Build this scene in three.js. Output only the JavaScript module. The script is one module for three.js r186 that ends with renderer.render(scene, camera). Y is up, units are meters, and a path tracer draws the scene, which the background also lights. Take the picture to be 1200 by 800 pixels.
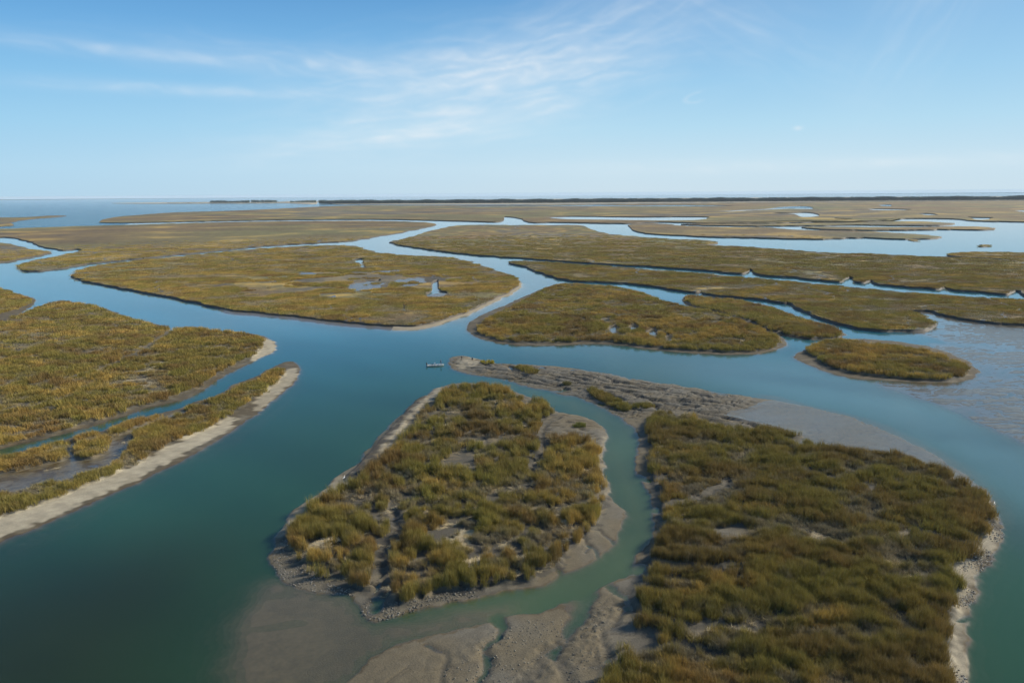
import * as THREE from 'three';
import { mergeGeometries, mergeVertices } from 'three/addons/utils/BufferGeometryUtils.js';
import { MarchingCubes } from 'three/addons/objects/MarchingCubes.js';

// ───────────────────────── camera, sky, sun, exposure ─────────────────────────
const scene = new THREE.Scene();
const camera = new THREE.PerspectiveCamera(53.13, 1.5, 0.5, 40000);
camera.position.set(0, 60, 0);
camera.rotation.order = 'YXZ';
camera.rotation.set(-THREE.MathUtils.degToRad(12.24), 0, -0.0068);
camera.updateMatrixWorld(true);
camera.updateProjectionMatrix();

const renderer = new THREE.WebGLRenderer({ antialias: true });
renderer.toneMapping = THREE.LinearToneMapping;
renderer.toneMappingExposure = 1.35;
renderer.shadowMap.enabled = true;

const SUN_AZ = THREE.MathUtils.degToRad(72), SUN_EL = THREE.MathUtils.degToRad(31);
const sunDir = new THREE.Vector3(Math.sin(SUN_AZ) * Math.cos(SUN_EL), Math.sin(SUN_EL), -Math.cos(SUN_AZ) * Math.cos(SUN_EL));
const sun = new THREE.DirectionalLight(new THREE.Color(1, 0.91, 0.76), 5.0);
sun.position.copy(sunDir).multiplyScalar(400).add(new THREE.Vector3(0, 0, -200));
sun.target.position.set(0, 0, -200);
sun.castShadow = true;
sun.shadow.camera.left = sun.shadow.camera.bottom = -450;
sun.shadow.camera.right = sun.shadow.camera.top = 450;
sun.shadow.camera.far = 1200;
sun.shadow.mapSize.set(4096, 4096);
scene.add(sun, sun.target);

// seeded noise
function rng(seed) { let s = seed >>> 0; return () => { s = (s + 0x6d2b79f5) >>> 0; let t = s; t = Math.imul(t ^ (t >>> 15), t | 1); t ^= t + Math.imul(t ^ (t >>> 7), t | 61); return ((t ^ (t >>> 14)) >>> 0) / 4294967296; }; }
const PERM = new Uint8Array(512), GX = new Float32Array(256), GY = new Float32Array(256);
{
  const r = rng(7), p = [...Array(256).keys()];
  for (let i = 255; i > 0; i--) { const j = Math.floor(r() * (i + 1)); [p[i], p[j]] = [p[j], p[i]]; }
  for (let i = 0; i < 512; i++) PERM[i] = p[i & 255];
  for (let i = 0; i < 256; i++) { const a = r() * Math.PI * 2; GX[i] = Math.cos(a); GY[i] = Math.sin(a); }
}
function noise(x, y, period = 0) {   // gradient noise, about -0.7 .. 0.7, scaled to about -1 .. 1
  const xf = Math.floor(x), yf = Math.floor(y), u = x - xf, v = y - yf;
  let x0 = xf, x1 = xf + 1, y0 = yf, y1 = yf + 1;
  if (period) { x0 = ((x0 % period) + period) % period; x1 = ((x1 % period) + period) % period; y0 = ((y0 % period) + period) % period; y1 = ((y1 % period) + period) % period; }
  const a = PERM[PERM[x0 & 255] + (y0 & 255)], b = PERM[PERM[x1 & 255] + (y0 & 255)], c = PERM[PERM[x0 & 255] + (y1 & 255)], d = PERM[PERM[x1 & 255] + (y1 & 255)];
  const su = u * u * u * (u * (u * 6 - 15) + 10), sv = v * v * v * (v * (v * 6 - 15) + 10);
  const n0 = GX[a] * u + GY[a] * v, n1 = GX[b] * (u - 1) + GY[b] * v, n2 = GX[c] * u + GY[c] * (v - 1), n3 = GX[d] * (u - 1) + GY[d] * (v - 1);
  const m0 = n0 + su * (n1 - n0), m1 = n2 + su * (n3 - n2);
  return 1.5 * (m0 + sv * (m1 - m0));
}
function fbm(x, y, oct = 4, period = 0) { let s = 0, a = 0.5, t = 0; for (let i = 0; i < oct; i++) { s += a * noise(x + i * 17.3 * (period ? 0 : 1), y - i * 9.1 * (period ? 0 : 1), period); t += a; x *= 2; y *= 2; period *= 2; a *= 0.5; } return s / t; }
const clamp = (v, a = 0, b = 1) => Math.min(b, Math.max(a, v));
const smooth = (a, b, v) => { const t = clamp((v - a) / (b - a)); return t * t * (3 - 2 * t); };
const lerp = (a, b, t) => a + (b - a) * t;
const mix3 = (a, b, t) => [lerp(a[0], b[0], t), lerp(a[1], b[1], t), lerp(a[2], b[2], t)];

// the sky: clear blue air, paler towards the horizon, with thin cirrus
{
  const W = 3072, H = 1536, data = new Float32Array(W * H * 4);
  const stops = [[0, 0.6, 0.745, 0.84], [2, 0.585, 0.765, 0.875], [5, 0.455, 0.71, 0.88], [8.3, 0.32, 0.6, 0.845], [11.4, 0.205, 0.47, 0.77], [14.5, 0.14, 0.365, 0.675], [22, 0.1, 0.28, 0.58], [35, 0.07, 0.21, 0.48], [60, 0.05, 0.165, 0.42], [90, 0.045, 0.15, 0.39]];
  const air = (el) => { let i = 0; while (i < stops.length - 2 && el > stops[i + 1][0]) i++; const t = clamp((el - stops[i][0]) / (stops[i + 1][0] - stops[i][0])); return [1, 2, 3].map((k) => lerp(stops[i][k], stops[i + 1][k], t)); };
  // cirrus banks: [azimuth, elevation, half-length, half-height, tilt, strength] in degrees
  const banks = [[-1.5, 8.4, 12, 3.2, 8, 0.8], [-10, 4.4, 10, 1.1, 6, 0.6], [-24, 7.4, 10, 0.42, 0, 0.45], [-29, 9.7, 9, 0.5, -2, 0.4], [-15, 9.6, 11, 1.2, -3, 0.4], [6, 12, 12, 3.0, 24, 0.32], [25, 1.9, 20, 0.55, 0, 0.3], [16, 12.5, 9, 2.2, -25, 0.2], [30, 13, 7, 2.6, 60, 0.2],
    [-70, 12, 22, 4, 10, 0.4], [80, 16, 20, 4, -8, 0.35], [140, 14, 25, 5, 6, 0.4], [-140, 17, 25, 5, -5, 0.4], [20, 34, 26, 6, 15, 0.35], [-60, 40, 25, 6, -12, 0.35], [120, 42, 30, 7, 10, 0.35]];
  const arc = (az, el) => { const dx = (az - 13.9) / 1.0, dy = (el - 7.15) / 0.55 - 0.35 * (az - 14.6); const r = Math.hypot(dx - 0.75, dy * 1.5 + 0.1), th = Math.atan2(dy * 1.5, dx - 0.75); return Math.exp(-(((r - 0.95) / 0.2) ** 2)) * smooth(0.9, 1.6, Math.abs(th)) * (dx < 1.6 ? 1 : 0); };
  for (let row = 0; row < H; row++) {
    const el = ((row + 0.5) / H) * 180 - 90, base = air(Math.max(0, el));
    for (let col = 0; col < W; col++) {
      const o = (row * W + col) * 4;
      let c = base;
      const aw = ((col + 0.5) / W - 0.5) * 2 * Math.PI, er = THREE.MathUtils.degToRad(el), toSun = Math.cos(er) * Math.cos(aw) * sunDir.x + Math.sin(er) * sunDir.y + Math.cos(er) * Math.sin(aw) * sunDir.z, lean = clamp((toSun - 0.38) / 0.5, -1.3, 1);
      c = lean > 0 ? mix3(base, [0.56, 0.78, 0.95], 0.33 * lean * smooth(2, 14, el)) : [base[0] * (1 + 0.19 * lean), base[1] * (1 + 0.085 * lean), base[2] * (1 + 0.015 * lean)];
      if (el > 0 && el < 62) {
        const round = ((col + 0.5) / W - 0.5) * 2 * Math.PI;              // atan2(z, x)
        let az = THREE.MathUtils.radToDeg(round) + 90; if (az > 180) az -= 360;
        let cover = 0;
        for (const [a0, e0, sx, sy, tilt, k] of banks) {
          let da = az - a0; if (da > 180) da -= 360; if (da < -180) da += 360;
          if (Math.abs(da) > sx * 2.6 || Math.abs(el - e0) > sy * 3 + sx * 1.2) continue;
          const t = THREE.MathUtils.degToRad(tilt), u = da * Math.cos(t) + (el - e0) * Math.sin(t), v = -da * Math.sin(t) + (el - e0) * Math.cos(t);
          const env = Math.exp(-((u / sx) ** 2) - (v / sy) ** 2); if (env < 0.02) continue;
          const w = fbm(u / 7 + a0, v / 2.5 + 4, 3) * 1.6;
          const streak = 0.5 + 0.62 * fbm((u + w * 2) / 6 + e0, (v + w * 0.7 + u * 0.05) / 0.5, 5), veil = 0.5 + 0.6 * fbm(u / 5 + 9, v / 1.8, 4);
          cover += k * env * (0.6 * clamp(veil) + 0.95 * smooth(0.3, 1.05, streak) * clamp(veil * 1.3));
        }
        if (az > 12 && az < 17 && el > 5.5 && el < 9) cover += 0.16 * arc(az, el);
        cover += 0.5 * Math.exp(-(((az - 22) / 0.28) ** 2) - ((el - 4.6) / 0.12) ** 2);
        if (cover > 0.003) c = mix3(c, [0.86, 0.9, 0.93], Math.min(0.8, cover));
      }
      for (let k = 0; k < 3; k++) data[o + k] = c[k] / 1.35;   // as seen at this exposure
      data[o + 3] = 1;
    }
  }
  const sky = new THREE.DataTexture(data, W, H, THREE.RGBAFormat, THREE.FloatType);
  sky.mapping = THREE.EquirectangularReflectionMapping; sky.magFilter = THREE.LinearFilter; sky.needsUpdate = true;
  scene.background = sky; scene.environment = sky;
}
scene.fog = new THREE.FogExp2(new THREE.Color(0.8, 0.9, 1.0), 0.00003);

// ───────────────────────── helpers ─────────────────────────
const used = {};
function numbered(name) { const n = (used[name] = (used[name] ?? -1) + 1); return n ? `${name}_${String(n).padStart(3, '0')}` : name; }
function tag(o, label, category, { group, kind } = {}) { o.userData.label = label; o.userData.category = category; if (group) o.userData.group = group; if (kind) o.userData.kind = kind; return o; }
function top(o, name, label, category, more) { o.name = numbered(name); tag(o, label, category, more); scene.add(o); return o; }
function child(parent, name, geometry, material) { const m = new THREE.Mesh(geometry, material); m.name = name; m.castShadow = m.receiveShadow = true; parent.add(m); return m; }
function at(px, py, y = 0) {   // a pixel of the 1200 x 800 photograph -> the point of the level y that it shows
  const p = new THREE.Vector3(px / 600 - 1, 1 - py / 400, 0.5).unproject(camera).sub(camera.position);
  return p.multiplyScalar((y - camera.position.y) / p.y).add(camera.position);
}
function curve(pts, closed = true, step = 6) {   // centripetal spline through photo points
  const c = new THREE.CatmullRomCurve3(pts.map(([x, y]) => new THREE.Vector3(x, y, 0)), closed, 'centripetal'), out = [], n = pts.length, segs = closed ? n : n - 1;
  for (let i = 0; i < segs; i++) {
    const a = pts[i], b = pts[(i + 1) % n], k = Math.max(1, Math.ceil(Math.hypot(a[0] - b[0], a[1] - b[1]) / step));
    for (let j = 0; j < k; j++) { const p = c.getPoint((i + j / k) / segs); out.push([p.x, p.y]); }
  }
  if (!closed) out.push(pts[n - 1]);
  return out;
}
const onGround = (pts, y = 0) => pts.map(([a, b]) => { const p = at(a, b, y); return [p.x, p.z]; });
function inside(poly, x, z) { let c = false; for (let i = 0, j = poly.length - 1; i < poly.length; j = i++) { const a = poly[i], b = poly[j]; if ((a[1] > z) !== (b[1] > z) && x < ((b[0] - a[0]) * (z - a[1])) / (b[1] - a[1]) + a[0]) c = !c; } return c; }
function lineDist(poly, x, z, closed) {
  let d = 1e18;
  for (let i = closed ? 0 : 1, j = closed ? poly.length - 1 : 0; i < poly.length; j = i++) {
    const ax = poly[j][0], az = poly[j][1], bx = poly[i][0] - ax, bz = poly[i][1] - az, l = bx * bx + bz * bz || 1e-9;
    let t = ((x - ax) * bx + (z - az) * bz) / l; t = t < 0 ? 0 : t > 1 ? 1 : t;
    const ex = ax + bx * t - x, ez = az + bz * t - z, e = ex * ex + ez * ez; if (e < d) d = e;
  }
  return Math.sqrt(d);
}
const LIM = { x0: -430, x1: 430, z0: -535, z1: -52 };
class Field {   // signed distance (inside positive) of a traced outline, kept on a one metre grid
  constructor(px, { y = 0, margin = 34, cell = 1, closed = true } = {}) {
    this.poly = onGround(curve(px, closed), y); this.cell = cell; this.far = -margin;
    let x0 = 1e9, x1 = -1e9, z0 = 1e9, z1 = -1e9;
    for (const [x, z] of this.poly) { x0 = Math.min(x0, x); x1 = Math.max(x1, x); z0 = Math.min(z0, z); z1 = Math.max(z1, z); }
    this.x0 = Math.max(LIM.x0, Math.floor(x0 - margin)); this.x1 = Math.min(LIM.x1, Math.ceil(x1 + margin)); this.z0 = Math.max(LIM.z0, Math.floor(z0 - margin)); this.z1 = Math.min(LIM.z1, Math.ceil(z1 + margin));
    this.w = Math.max(2, Math.round((this.x1 - this.x0) / cell) + 1); this.h = Math.max(2, Math.round((this.z1 - this.z0) / cell) + 1); this.d = new Float32Array(this.w * this.h);
    for (let j = 0; j < this.h; j++) for (let i = 0; i < this.w; i++) {
      const x = this.x0 + i * cell, z = this.z0 + j * cell, d = lineDist(this.poly, x, z, closed);
      this.d[j * this.w + i] = closed && inside(this.poly, x, z) ? d : -d;
    }
  }
  get(x, z) {
    const u = (x - this.x0) / this.cell, v = (z - this.z0) / this.cell;
    if (u < 0 || v < 0 || u >= this.w - 1 || v >= this.h - 1) return this.far;
    const i = u | 0, j = v | 0, a = u - i, b = v - j, k = j * this.w + i, d = this.d;
    return (d[k] * (1 - a) + d[k + 1] * a) * (1 - b) + (d[k + this.w] * (1 - a) + d[k + this.w + 1] * a) * b;
  }
}

// ───────────────────────── materials ─────────────────────────
function tile(size, f, srgb) {
  const d = new Uint8Array(size * size * 4);
  for (let j = 0; j < size; j++) for (let i = 0; i < size; i++) { const c = f(i / size, j / size), o = (j * size + i) * 4; for (let k = 0; k < 3; k++) d[o + k] = clamp(Array.isArray(c) ? c[k] : c) * 255; d[o + 3] = 255; }
  const t = new THREE.DataTexture(d, size, size); t.wrapS = t.wrapT = THREE.RepeatWrapping; t.magFilter = THREE.LinearFilter; t.minFilter = THREE.LinearMipmapLinearFilter; t.generateMipmaps = true; if (srgb) t.colorSpace = THREE.SRGBColorSpace; t.needsUpdate = true; return t;
}
const every = (t, metres) => { const c = t.clone(); c.repeat.set(1 / metres, 1 / metres); c.needsUpdate = true; return c; };
const toS = (v) => (v <= 0.0031308 ? 12.92 * v : 1.055 * Math.pow(v, 1 / 2.4) - 0.055);
const grainTile = tile(512, (u, v) => { const n = 0.78 + 0.2 * fbm(u * 16, v * 16, 5, 16) + 0.08 * noise(u * 128, v * 128, 128); return [n, n * 0.995, n * 0.98]; }, false);
const lumpTile = tile(512, (u, v) => 0.5 + 0.3 * fbm(u * 12, v * 12, 5, 12) + 0.2 * noise(u * 70, v * 70, 70));
const rippleTile = tile(1024, (u, v) => 0.5 + 0.25 * noise(u * 24, v * 48, 24) + 0.16 * noise(u * 60, v * 90, 30) + 0.1 * noise(u * 120, v * 150, 30));
const calmTile = tile(512, (u, v) => 0.5 + 0.5 * fbm(u * 4, v * 8, 5, 4));
const M = {
  soil: new THREE.MeshStandardMaterial({ color: 0xffffff, vertexColors: true, roughness: 0.92, map: every(grainTile, 5), bumpMap: every(lumpTile, 3.1), bumpScale: 0.1 }),
  wetMud: new THREE.MeshStandardMaterial({ color: 0xffffff, vertexColors: true, roughness: 0.21, map: every(grainTile, 7), bumpMap: every(lumpTile, 4.3), bumpScale: 0.035 }),
  seabed: new THREE.MeshStandardMaterial({ color: 0xffffff, vertexColors: true, roughness: 0.95, map: every(grainTile, 9) }),
  bed: new THREE.MeshStandardMaterial({ color: new THREE.Color().setRGB(0.1, 0.088, 0.065), roughness: 0.95 }),
  blade: new THREE.MeshPhysicalMaterial({ color: 0xffffff, vertexColors: true, roughness: 0.8, transmission: 0.3, thickness: 0, ior: 1.3, side: THREE.DoubleSide, specularIntensity: 0.35 }),
  straw: new THREE.MeshStandardMaterial({ color: 0xffffff, vertexColors: true, roughness: 0.85, side: THREE.DoubleSide }),
  water: new THREE.MeshPhysicalMaterial({ color: 0xffffff, transmission: 1, thickness: 0, ior: 1.333, roughness: 0.025, bumpMap: every(rippleTile, 26), bumpScale: 0.008 }),
  oyster: new THREE.MeshStandardMaterial({ color: 0xffffff, roughness: 0.85 }),
};
// marsh canopy seen from afar: patches of gold, olive and grey-brown grass with bare mud between, 1400 m to the repeat
const canopyTile = tile(2048, (u, v) => {
  const a = fbm(u * 10, v * 10, 6, 10), b = fbm(u * 40, v * 40, 4, 40), c = fbm(u * 6 + 0.3, v * 6, 5, 6), e = noise(u * 420, v * 420, 420);
  let k = mix3([0.168, 0.107, 0.036], [0.115, 0.1, 0.032], smooth(-0.3, 0.3, a));
  k = mix3(k, [0.26, 0.17, 0.038], 0.8 * smooth(0.0, 0.45, b + 0.6 * c));
  k = mix3(k, [0.1, 0.087, 0.06], 0.85 * smooth(0.05, 0.4, c - 0.4 * b));
  k = mix3(k, [0.082, 0.088, 0.03], 0.7 * smooth(0.15, 0.5, fbm(u * 8 + 0.7, v * 8 + 0.2, 4, 8)));
  const f = 1 + 0.6 * b + 0.5 * a + 0.3 * e; return k.map((x) => toS(Math.max(0.01, x * f)));
}, true);
M.canopy = new THREE.MeshStandardMaterial({ color: 0xffffff, roughness: 0.95, map: every(canopyTile, 900), bumpMap: every(lumpTile, 60), bumpScale: 0.9 });
M.canopyFar = new THREE.MeshStandardMaterial({ color: 0xffffff, roughness: 0.95, map: every(canopyTile, 4200), bumpMap: every(lumpTile, 90), bumpScale: 1.4 });
M.bank = new THREE.MeshStandardMaterial({ color: new THREE.Color().setRGB(0.085, 0.07, 0.05), roughness: 0.8, map: every(grainTile, 6) });
M.sand = new THREE.MeshStandardMaterial({ color: new THREE.Color().setRGB(0.46, 0.4, 0.28), roughness: 0.95, map: every(grainTile, 8), bumpMap: every(lumpTile, 5), bumpScale: 0.06 });
M.flat2 = new THREE.MeshStandardMaterial({ color: new THREE.Color().setRGB(0.075, 0.066, 0.05), roughness: 0.45, side: THREE.DoubleSide, map: every(grainTile, 6) });
M.rim = new THREE.MeshStandardMaterial({ color: new THREE.Color().setRGB(0.3, 0.255, 0.175), roughness: 0.9, map: every(grainTile, 8), bumpMap: every(lumpTile, 5), bumpScale: 0.06 });
M.flat = new THREE.MeshStandardMaterial({ color: new THREE.Color().setRGB(0.15, 0.13, 0.1), roughness: 0.27, map: every(grainTile, 12), bumpMap: every(lumpTile, 9), bumpScale: 0.05 });

// ───────────────────────── the traced marsh ─────────────────────────
// outlines in photo pixels; near islands are shaped as relief, far ones as platforms with banks
const SPIT_NORTH = [[524, 424], [530, 418], [545, 417], [560, 421], [580, 425], [600, 426], [625, 427], [660, 430], [690, 434], [720, 439], [760, 446], [800, 452], [840, 459], [880, 465], [920, 471], [960, 479], [1000, 490], [1040, 505], [1080, 525], [1110, 543], [1140, 562], [1160, 580], [1168, 597], [1175, 615], [1174, 635], [1166, 650], [1155, 668], [1143, 687], [1141, 700], [1134, 718], [1131, 732], [1134, 760], [1133, 800], [1137, 920]];
const FLAT_SOUTH = [[300, 1000], [390, 860], [405, 800], [425, 780], [445, 765], [472, 753], [490, 748], [520, 740], [550, 733], [580, 726], [610, 720], [640, 714], [680, 703], [700, 693], [712, 685]];
const BANK_WEST = [[722, 680], [735, 672], [748, 656], [756, 640], [764, 620], [766, 600], [761, 580], [755, 567], [746, 558], [745, 540], [748, 515], [742, 503], [730, 493], [715, 483], [700, 476], [680, 467], [660, 462], [640, 457], [610, 451], [585, 444], [560, 440], [545, 437], [529, 432]];
const near = {
  west: { mud: [[-260, 420], [0, 374], [25, 367], [47, 358], [62, 353.5], [80, 353], [100, 355.5], [125, 362], [150, 371], [170, 376], [190, 381], [205, 385], [214, 383], [230, 384], [250, 387], [270, 388], [290, 390], [305, 393], [318, 398], [324, 404], [321, 412], [308, 418], [298, 423], [280, 432], [258, 443], [240, 456], [215, 468], [180, 476], [150, 485], [125, 494], [100, 501], [75, 508], [50, 514], [25, 520], [0, 525], [-260, 590]],
    marsh: [[-260, 422], [0, 377], [22, 370], [46, 360], [63, 355], [80, 354.5], [100, 357], [125, 364], [150, 373], [170, 378], [188, 383], [203, 386.5], [214, 385], [250, 388.5], [285, 391], [300, 394.5], [309, 399], [306, 407], [297, 416], [280, 424.5], [262, 434], [245, 445], [228, 455.5], [200, 466], [175, 473], [150, 481], [125, 490], [100, 497], [75, 504.5], [50, 510], [25, 516.5], [0, 522], [-260, 584]], win: 6, wout: 5, top: 0.45 },
  corner: { mud: [[-260, 340], [0, 338], [15, 343], [30, 347], [42, 352], [36, 359], [28, 365], [10, 372], [0, 374.5], [-260, 410]], marsh: [[-260, 341], [0, 339], [15, 344], [28, 348], [37, 352], [31, 357], [22, 361], [8, 366], [0, 368], [-260, 400]], win: 4, wout: 5, top: 0.45 },
  strip: { mud: [[-260, 596], [0, 534], [25, 528], [50, 521.5], [75, 515], [100, 508], [125, 503.5], [135, 497], [155, 491], [175, 486], [207, 479], [225, 472], [240, 468], [257, 461], [275, 450], [300, 441], [317, 431], [335, 424], [347, 425], [351, 434], [346, 446], [335, 458], [315, 473], [300, 486], [280, 499], [250, 520], [225, 534], [200, 546], [150, 571], [100, 593], [50, 615], [0, 635], [-260, 745]],
    marsh: [[-260, 600], [0, 538], [25, 532], [50, 525], [75, 518.5], [100, 511], [125, 507], [137, 500], [157, 494], [177, 489.5], [208, 482], [226, 475.5], [242, 471], [258, 465], [278, 453.5], [300, 446], [316, 435], [327, 431], [333, 436], [322, 450], [300, 466], [277, 481], [262, 491], [250, 499], [230, 508], [200, 521], [180, 531], [160, 543], [140, 552], [125, 559], [100, 569], [75, 579], [50, 590], [25, 599], [0, 606], [-260, 706]], win: 7, wout: 5, top: 0.5 },
  centre: { mud: [[519, 452], [535, 448.5], [560, 449], [590, 455], [620, 465], [640, 474], [654, 482], [680, 487], [700, 495], [711, 507], [709, 520], [706, 540], [711, 565], [721, 588], [730, 600], [728, 620], [719, 638], [700, 653], [675, 668], [655, 676], [640, 683], [615, 689], [590, 693], [560, 698], [530, 706], [500, 713], [480, 717], [460, 723], [441, 728], [428, 723], [424, 713], [414, 702], [398, 695], [370, 694], [345, 688], [328, 676], [319, 660], [320, 645], [325, 625], [335, 608], [350, 594], [375, 576], [400, 556], [415, 545], [435, 523], [460, 496], [480, 476], [500, 462]],
    marsh: [[524, 455], [550, 451], [590, 457.5], [620, 467], [640, 476], [648, 484], [641, 492], [636, 505], [648, 511], [665, 513], [690, 516], [703, 525], [702, 545], [707, 565], [712, 578], [706, 590], [703, 603], [698, 617], [690, 626], [682, 634], [668, 640], [656, 652], [652, 664], [636, 668], [620, 678], [600, 681], [570, 688], [545, 691], [520, 696], [490, 704], [462, 708], [447, 702], [430, 692], [415, 692], [398, 688], [380, 680], [360, 668], [342, 655], [336, 640], [340, 622], [352, 606], [375, 588], [400, 572], [418, 562], [430, 551], [445, 543], [455, 531], [462, 520], [475, 507], [484, 497], [490, 485], [505, 477], [515, 468], [519, 460]], win: 6, wout: 3.4, top: 0.5 },
  east: { mud: [...SPIT_NORTH, ...FLAT_SOUTH, ...BANK_WEST],
    marsh: [[757, 494], [765, 486], [790, 484], [815, 489], [824, 497], [850, 501], [880, 504], [920, 507], [941, 511], [926, 514], [912, 516], [945, 523], [975, 527], [1000, 529], [1030, 532], [1060, 537], [1090, 545], [1110, 555], [1130, 566], [1145, 573], [1158, 584], [1167, 600], [1166, 615], [1157, 627], [1150, 637], [1155, 648], [1140, 658], [1126, 666], [1128, 690], [1120, 712], [1115, 730], [1118, 760], [1116, 800], [1120, 920], [680, 920], [693, 800], [712, 772], [733, 752], [747, 742], [744, 722], [740, 700], [742, 686], [750, 672], [760, 655], [767, 640], [774, 620], [776, 600], [773, 580], [765, 562], [759, 545], [761, 520], [757, 506]], win: 9, wout: 3, top: 0.5 },
  islet: { mud: [[930, 418], [942, 410], [960, 403], [985, 398], [1010, 397], [1050, 400], [1090, 406], [1120, 415], [1142, 427], [1147, 436], [1138, 445], [1115, 448], [1080, 448], [1040, 446], [1000, 443], [970, 436], [945, 427]], marsh: [[945, 411], [962, 402.5], [990, 400], [1020, 403], [1055, 408], [1090, 414], [1118, 423], [1136, 433], [1130, 441], [1110, 444.5], [1070, 443.5], [1040, 441], [1000, 437], [975, 430], [962, 422]], win: 5, wout: 7, top: 0.3 },
  wedge: { mud: [[546, 384], [555, 374], [590, 358], [615, 347], [640, 336.5], [655, 332.5], [700, 333.5], [730, 337], [758, 344], [775, 351], [800, 357.5], [840, 365.5], [870, 374], [900, 386], [920, 398], [923, 403], [906, 411], [880, 415], [840, 415], [800, 413], [760, 409], [720, 404], [690, 403], [640, 405], [600, 404], [575, 400], [555, 394]], marsh: [[558, 386], [568, 377], [600, 360], [630, 344], [650, 335], [700, 335], [730, 338.5], [757, 345.5], [775, 352.5], [800, 359], [840, 367], [868, 376], [897, 388], [916, 400], [905, 407], [880, 411.5], [840, 411.5], [800, 409.5], [760, 405.5], [720, 400.5], [690, 399.5], [640, 401.5], [590, 399], [568, 393]], win: 4, wout: 6, top: 0.4 },
  sliver: { mud: [[799, 351], [803, 346.5], [830, 348.5], [870, 352.5], [905, 359], [930, 369], [960, 378], [985, 387], [992, 392], [980, 397], [955, 398], [930, 395], [905, 389], [880, 379], [860, 371], [840, 365.5], [815, 361], [803, 356]], marsh: [[802, 350], [806, 347.5], [830, 349.5], [870, 354], [903, 361], [928, 371], [958, 380], [982, 388], [987, 392], [978, 395], [955, 396], [930, 393], [906, 387], [882, 377.5], [860, 369.5], [840, 364.5], [815, 359], [805, 354]], win: 3, wout: 5, top: 0.4 },
  tidal: { mud: [[1062, 389], [1095, 386], [1075, 366], [1100, 362], [1170, 374], [1200, 378], [1500, 395], [1500, 800], [1330, 620], [1260, 560], [1200, 519], [1160, 500], [1120, 481], [1080, 467], [1030, 449], [1060, 447], [1110, 449], [1140, 447], [1149, 436], [1132, 424], [1112, 415], [1088, 403], [1112, 402], [1090, 394]], win: 30, wout: 14, top: 0.13, flat: true },
};
const isles = Object.entries(near).map(([key, d], id) => ({ key, id, ...d, mudF: new Field(d.mud), marshF: d.marsh && new Field(d.marsh, { y: 0.5, margin: 8 }) }));
const isle = Object.fromEntries(isles.map((i) => [i.key, i]));
const shoals = [   // mud banks just under the water
  { f: new Field([[300, 690], [325, 678], [420, 706], [440, 728], [500, 722], [560, 712], [600, 712], [560, 736], [470, 757], [430, 785], [410, 830], [390, 920], [230, 920], [262, 800], [272, 740]]), top: -0.06, w: 10, in: 3 },
  { f: new Field([[1000, 490], [1080, 520], [1150, 560], [1190, 620], [1175, 660], [1150, 720], [1160, 800], [1140, 920], [1100, 900], [1110, 600]]), top: -0.35, w: 5, in: 4 },
  { f: new Field([[430, 540], [470, 490], [500, 462], [520, 452], [525, 470], [470, 560]]), top: -0.3, w: 7, in: 4 },
  { f: new Field([[880, 462], [960, 474], [1040, 498], [1110, 535], [1160, 575], [1165, 600], [1000, 560], [880, 500]]), top: -0.2, w: 7, in: 4 },
  { f: new Field([[300, 486], [335, 459], [352, 436], [358, 446], [340, 470], [290, 510], [200, 556], [0, 650], [0, 630], [200, 540]]), top: -0.45, w: 4, in: 3 },
];
const spitRough = new Field([[527, 424], [545, 418], [600, 427], [690, 435], [760, 447], [830, 459], [875, 466], [888, 470], [880, 478], [850, 486], [900, 494], [920, 505], [850, 500], [790, 483], [757, 490], [735, 490], [700, 474], [640, 456], [560, 439]]);
const spitWet = new Field([[850, 487], [880, 478], [905, 470], [960, 480], [1040, 506], [1110, 544], [1160, 581], [1175, 612], [1160, 600], [1140, 572], [1090, 545], [1000, 529], [915, 516], [940, 511], [900, 500]]);
const southRough = new Field([[520, 790], [560, 745], [600, 730], [660, 715], [700, 700], [725, 700], [735, 715], [725, 740], [715, 775], [690, 830], [520, 860]]);
const lagoon = new Field([[-40, 597], [0, 584], [30, 576], [60, 568], [100, 559], [128, 549], [148, 533], [155, 521], [158, 510], [180, 500], [204, 491], [222, 485], [222, 481], [200, 486.5], [177, 495], [152, 505], [134, 514], [129, 522], [122, 531], [110, 538], [88, 535], [87, 519], [78, 521], [79, 536], [40, 547], [0, 556], [-40, 564]], { margin: 8 });
const bares = [   // open mud inside the grass
  [[514, 546], [530, 534], [548, 525], [552, 536], [556, 552], [548, 556], [540, 549], [525, 553]], [[652, 484], [690, 492], [706, 506], [704, 520], [690, 516], [668, 513], [650, 511], [636, 506], [641, 492]],
  [[832, 626], [850, 617], [868, 616], [880, 622], [868, 632], [845, 634]], [[805, 740], [830, 728], [850, 727], [845, 738], [820, 744]], [[1058, 628], [1072, 618], [1076, 624], [1062, 634]], [[742, 745], [765, 738], [772, 752], [752, 762]],
].map((p) => new Field(p, { margin: 6, y: 0.5 }));
const pools = [[[714, 384], [720, 380], [724, 385], [722, 391], [716, 390]], [[738, 383], [745, 379], [748, 384], [742, 389]], [[760, 388], [767, 384], [769, 392], [763, 394]], [[782, 392], [787, 394], [786, 400], [781, 398]], [[705, 374], [716, 372], [712, 377]]].map((q) => new Field(q, { margin: 5, y: 0.5 }));
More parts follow.
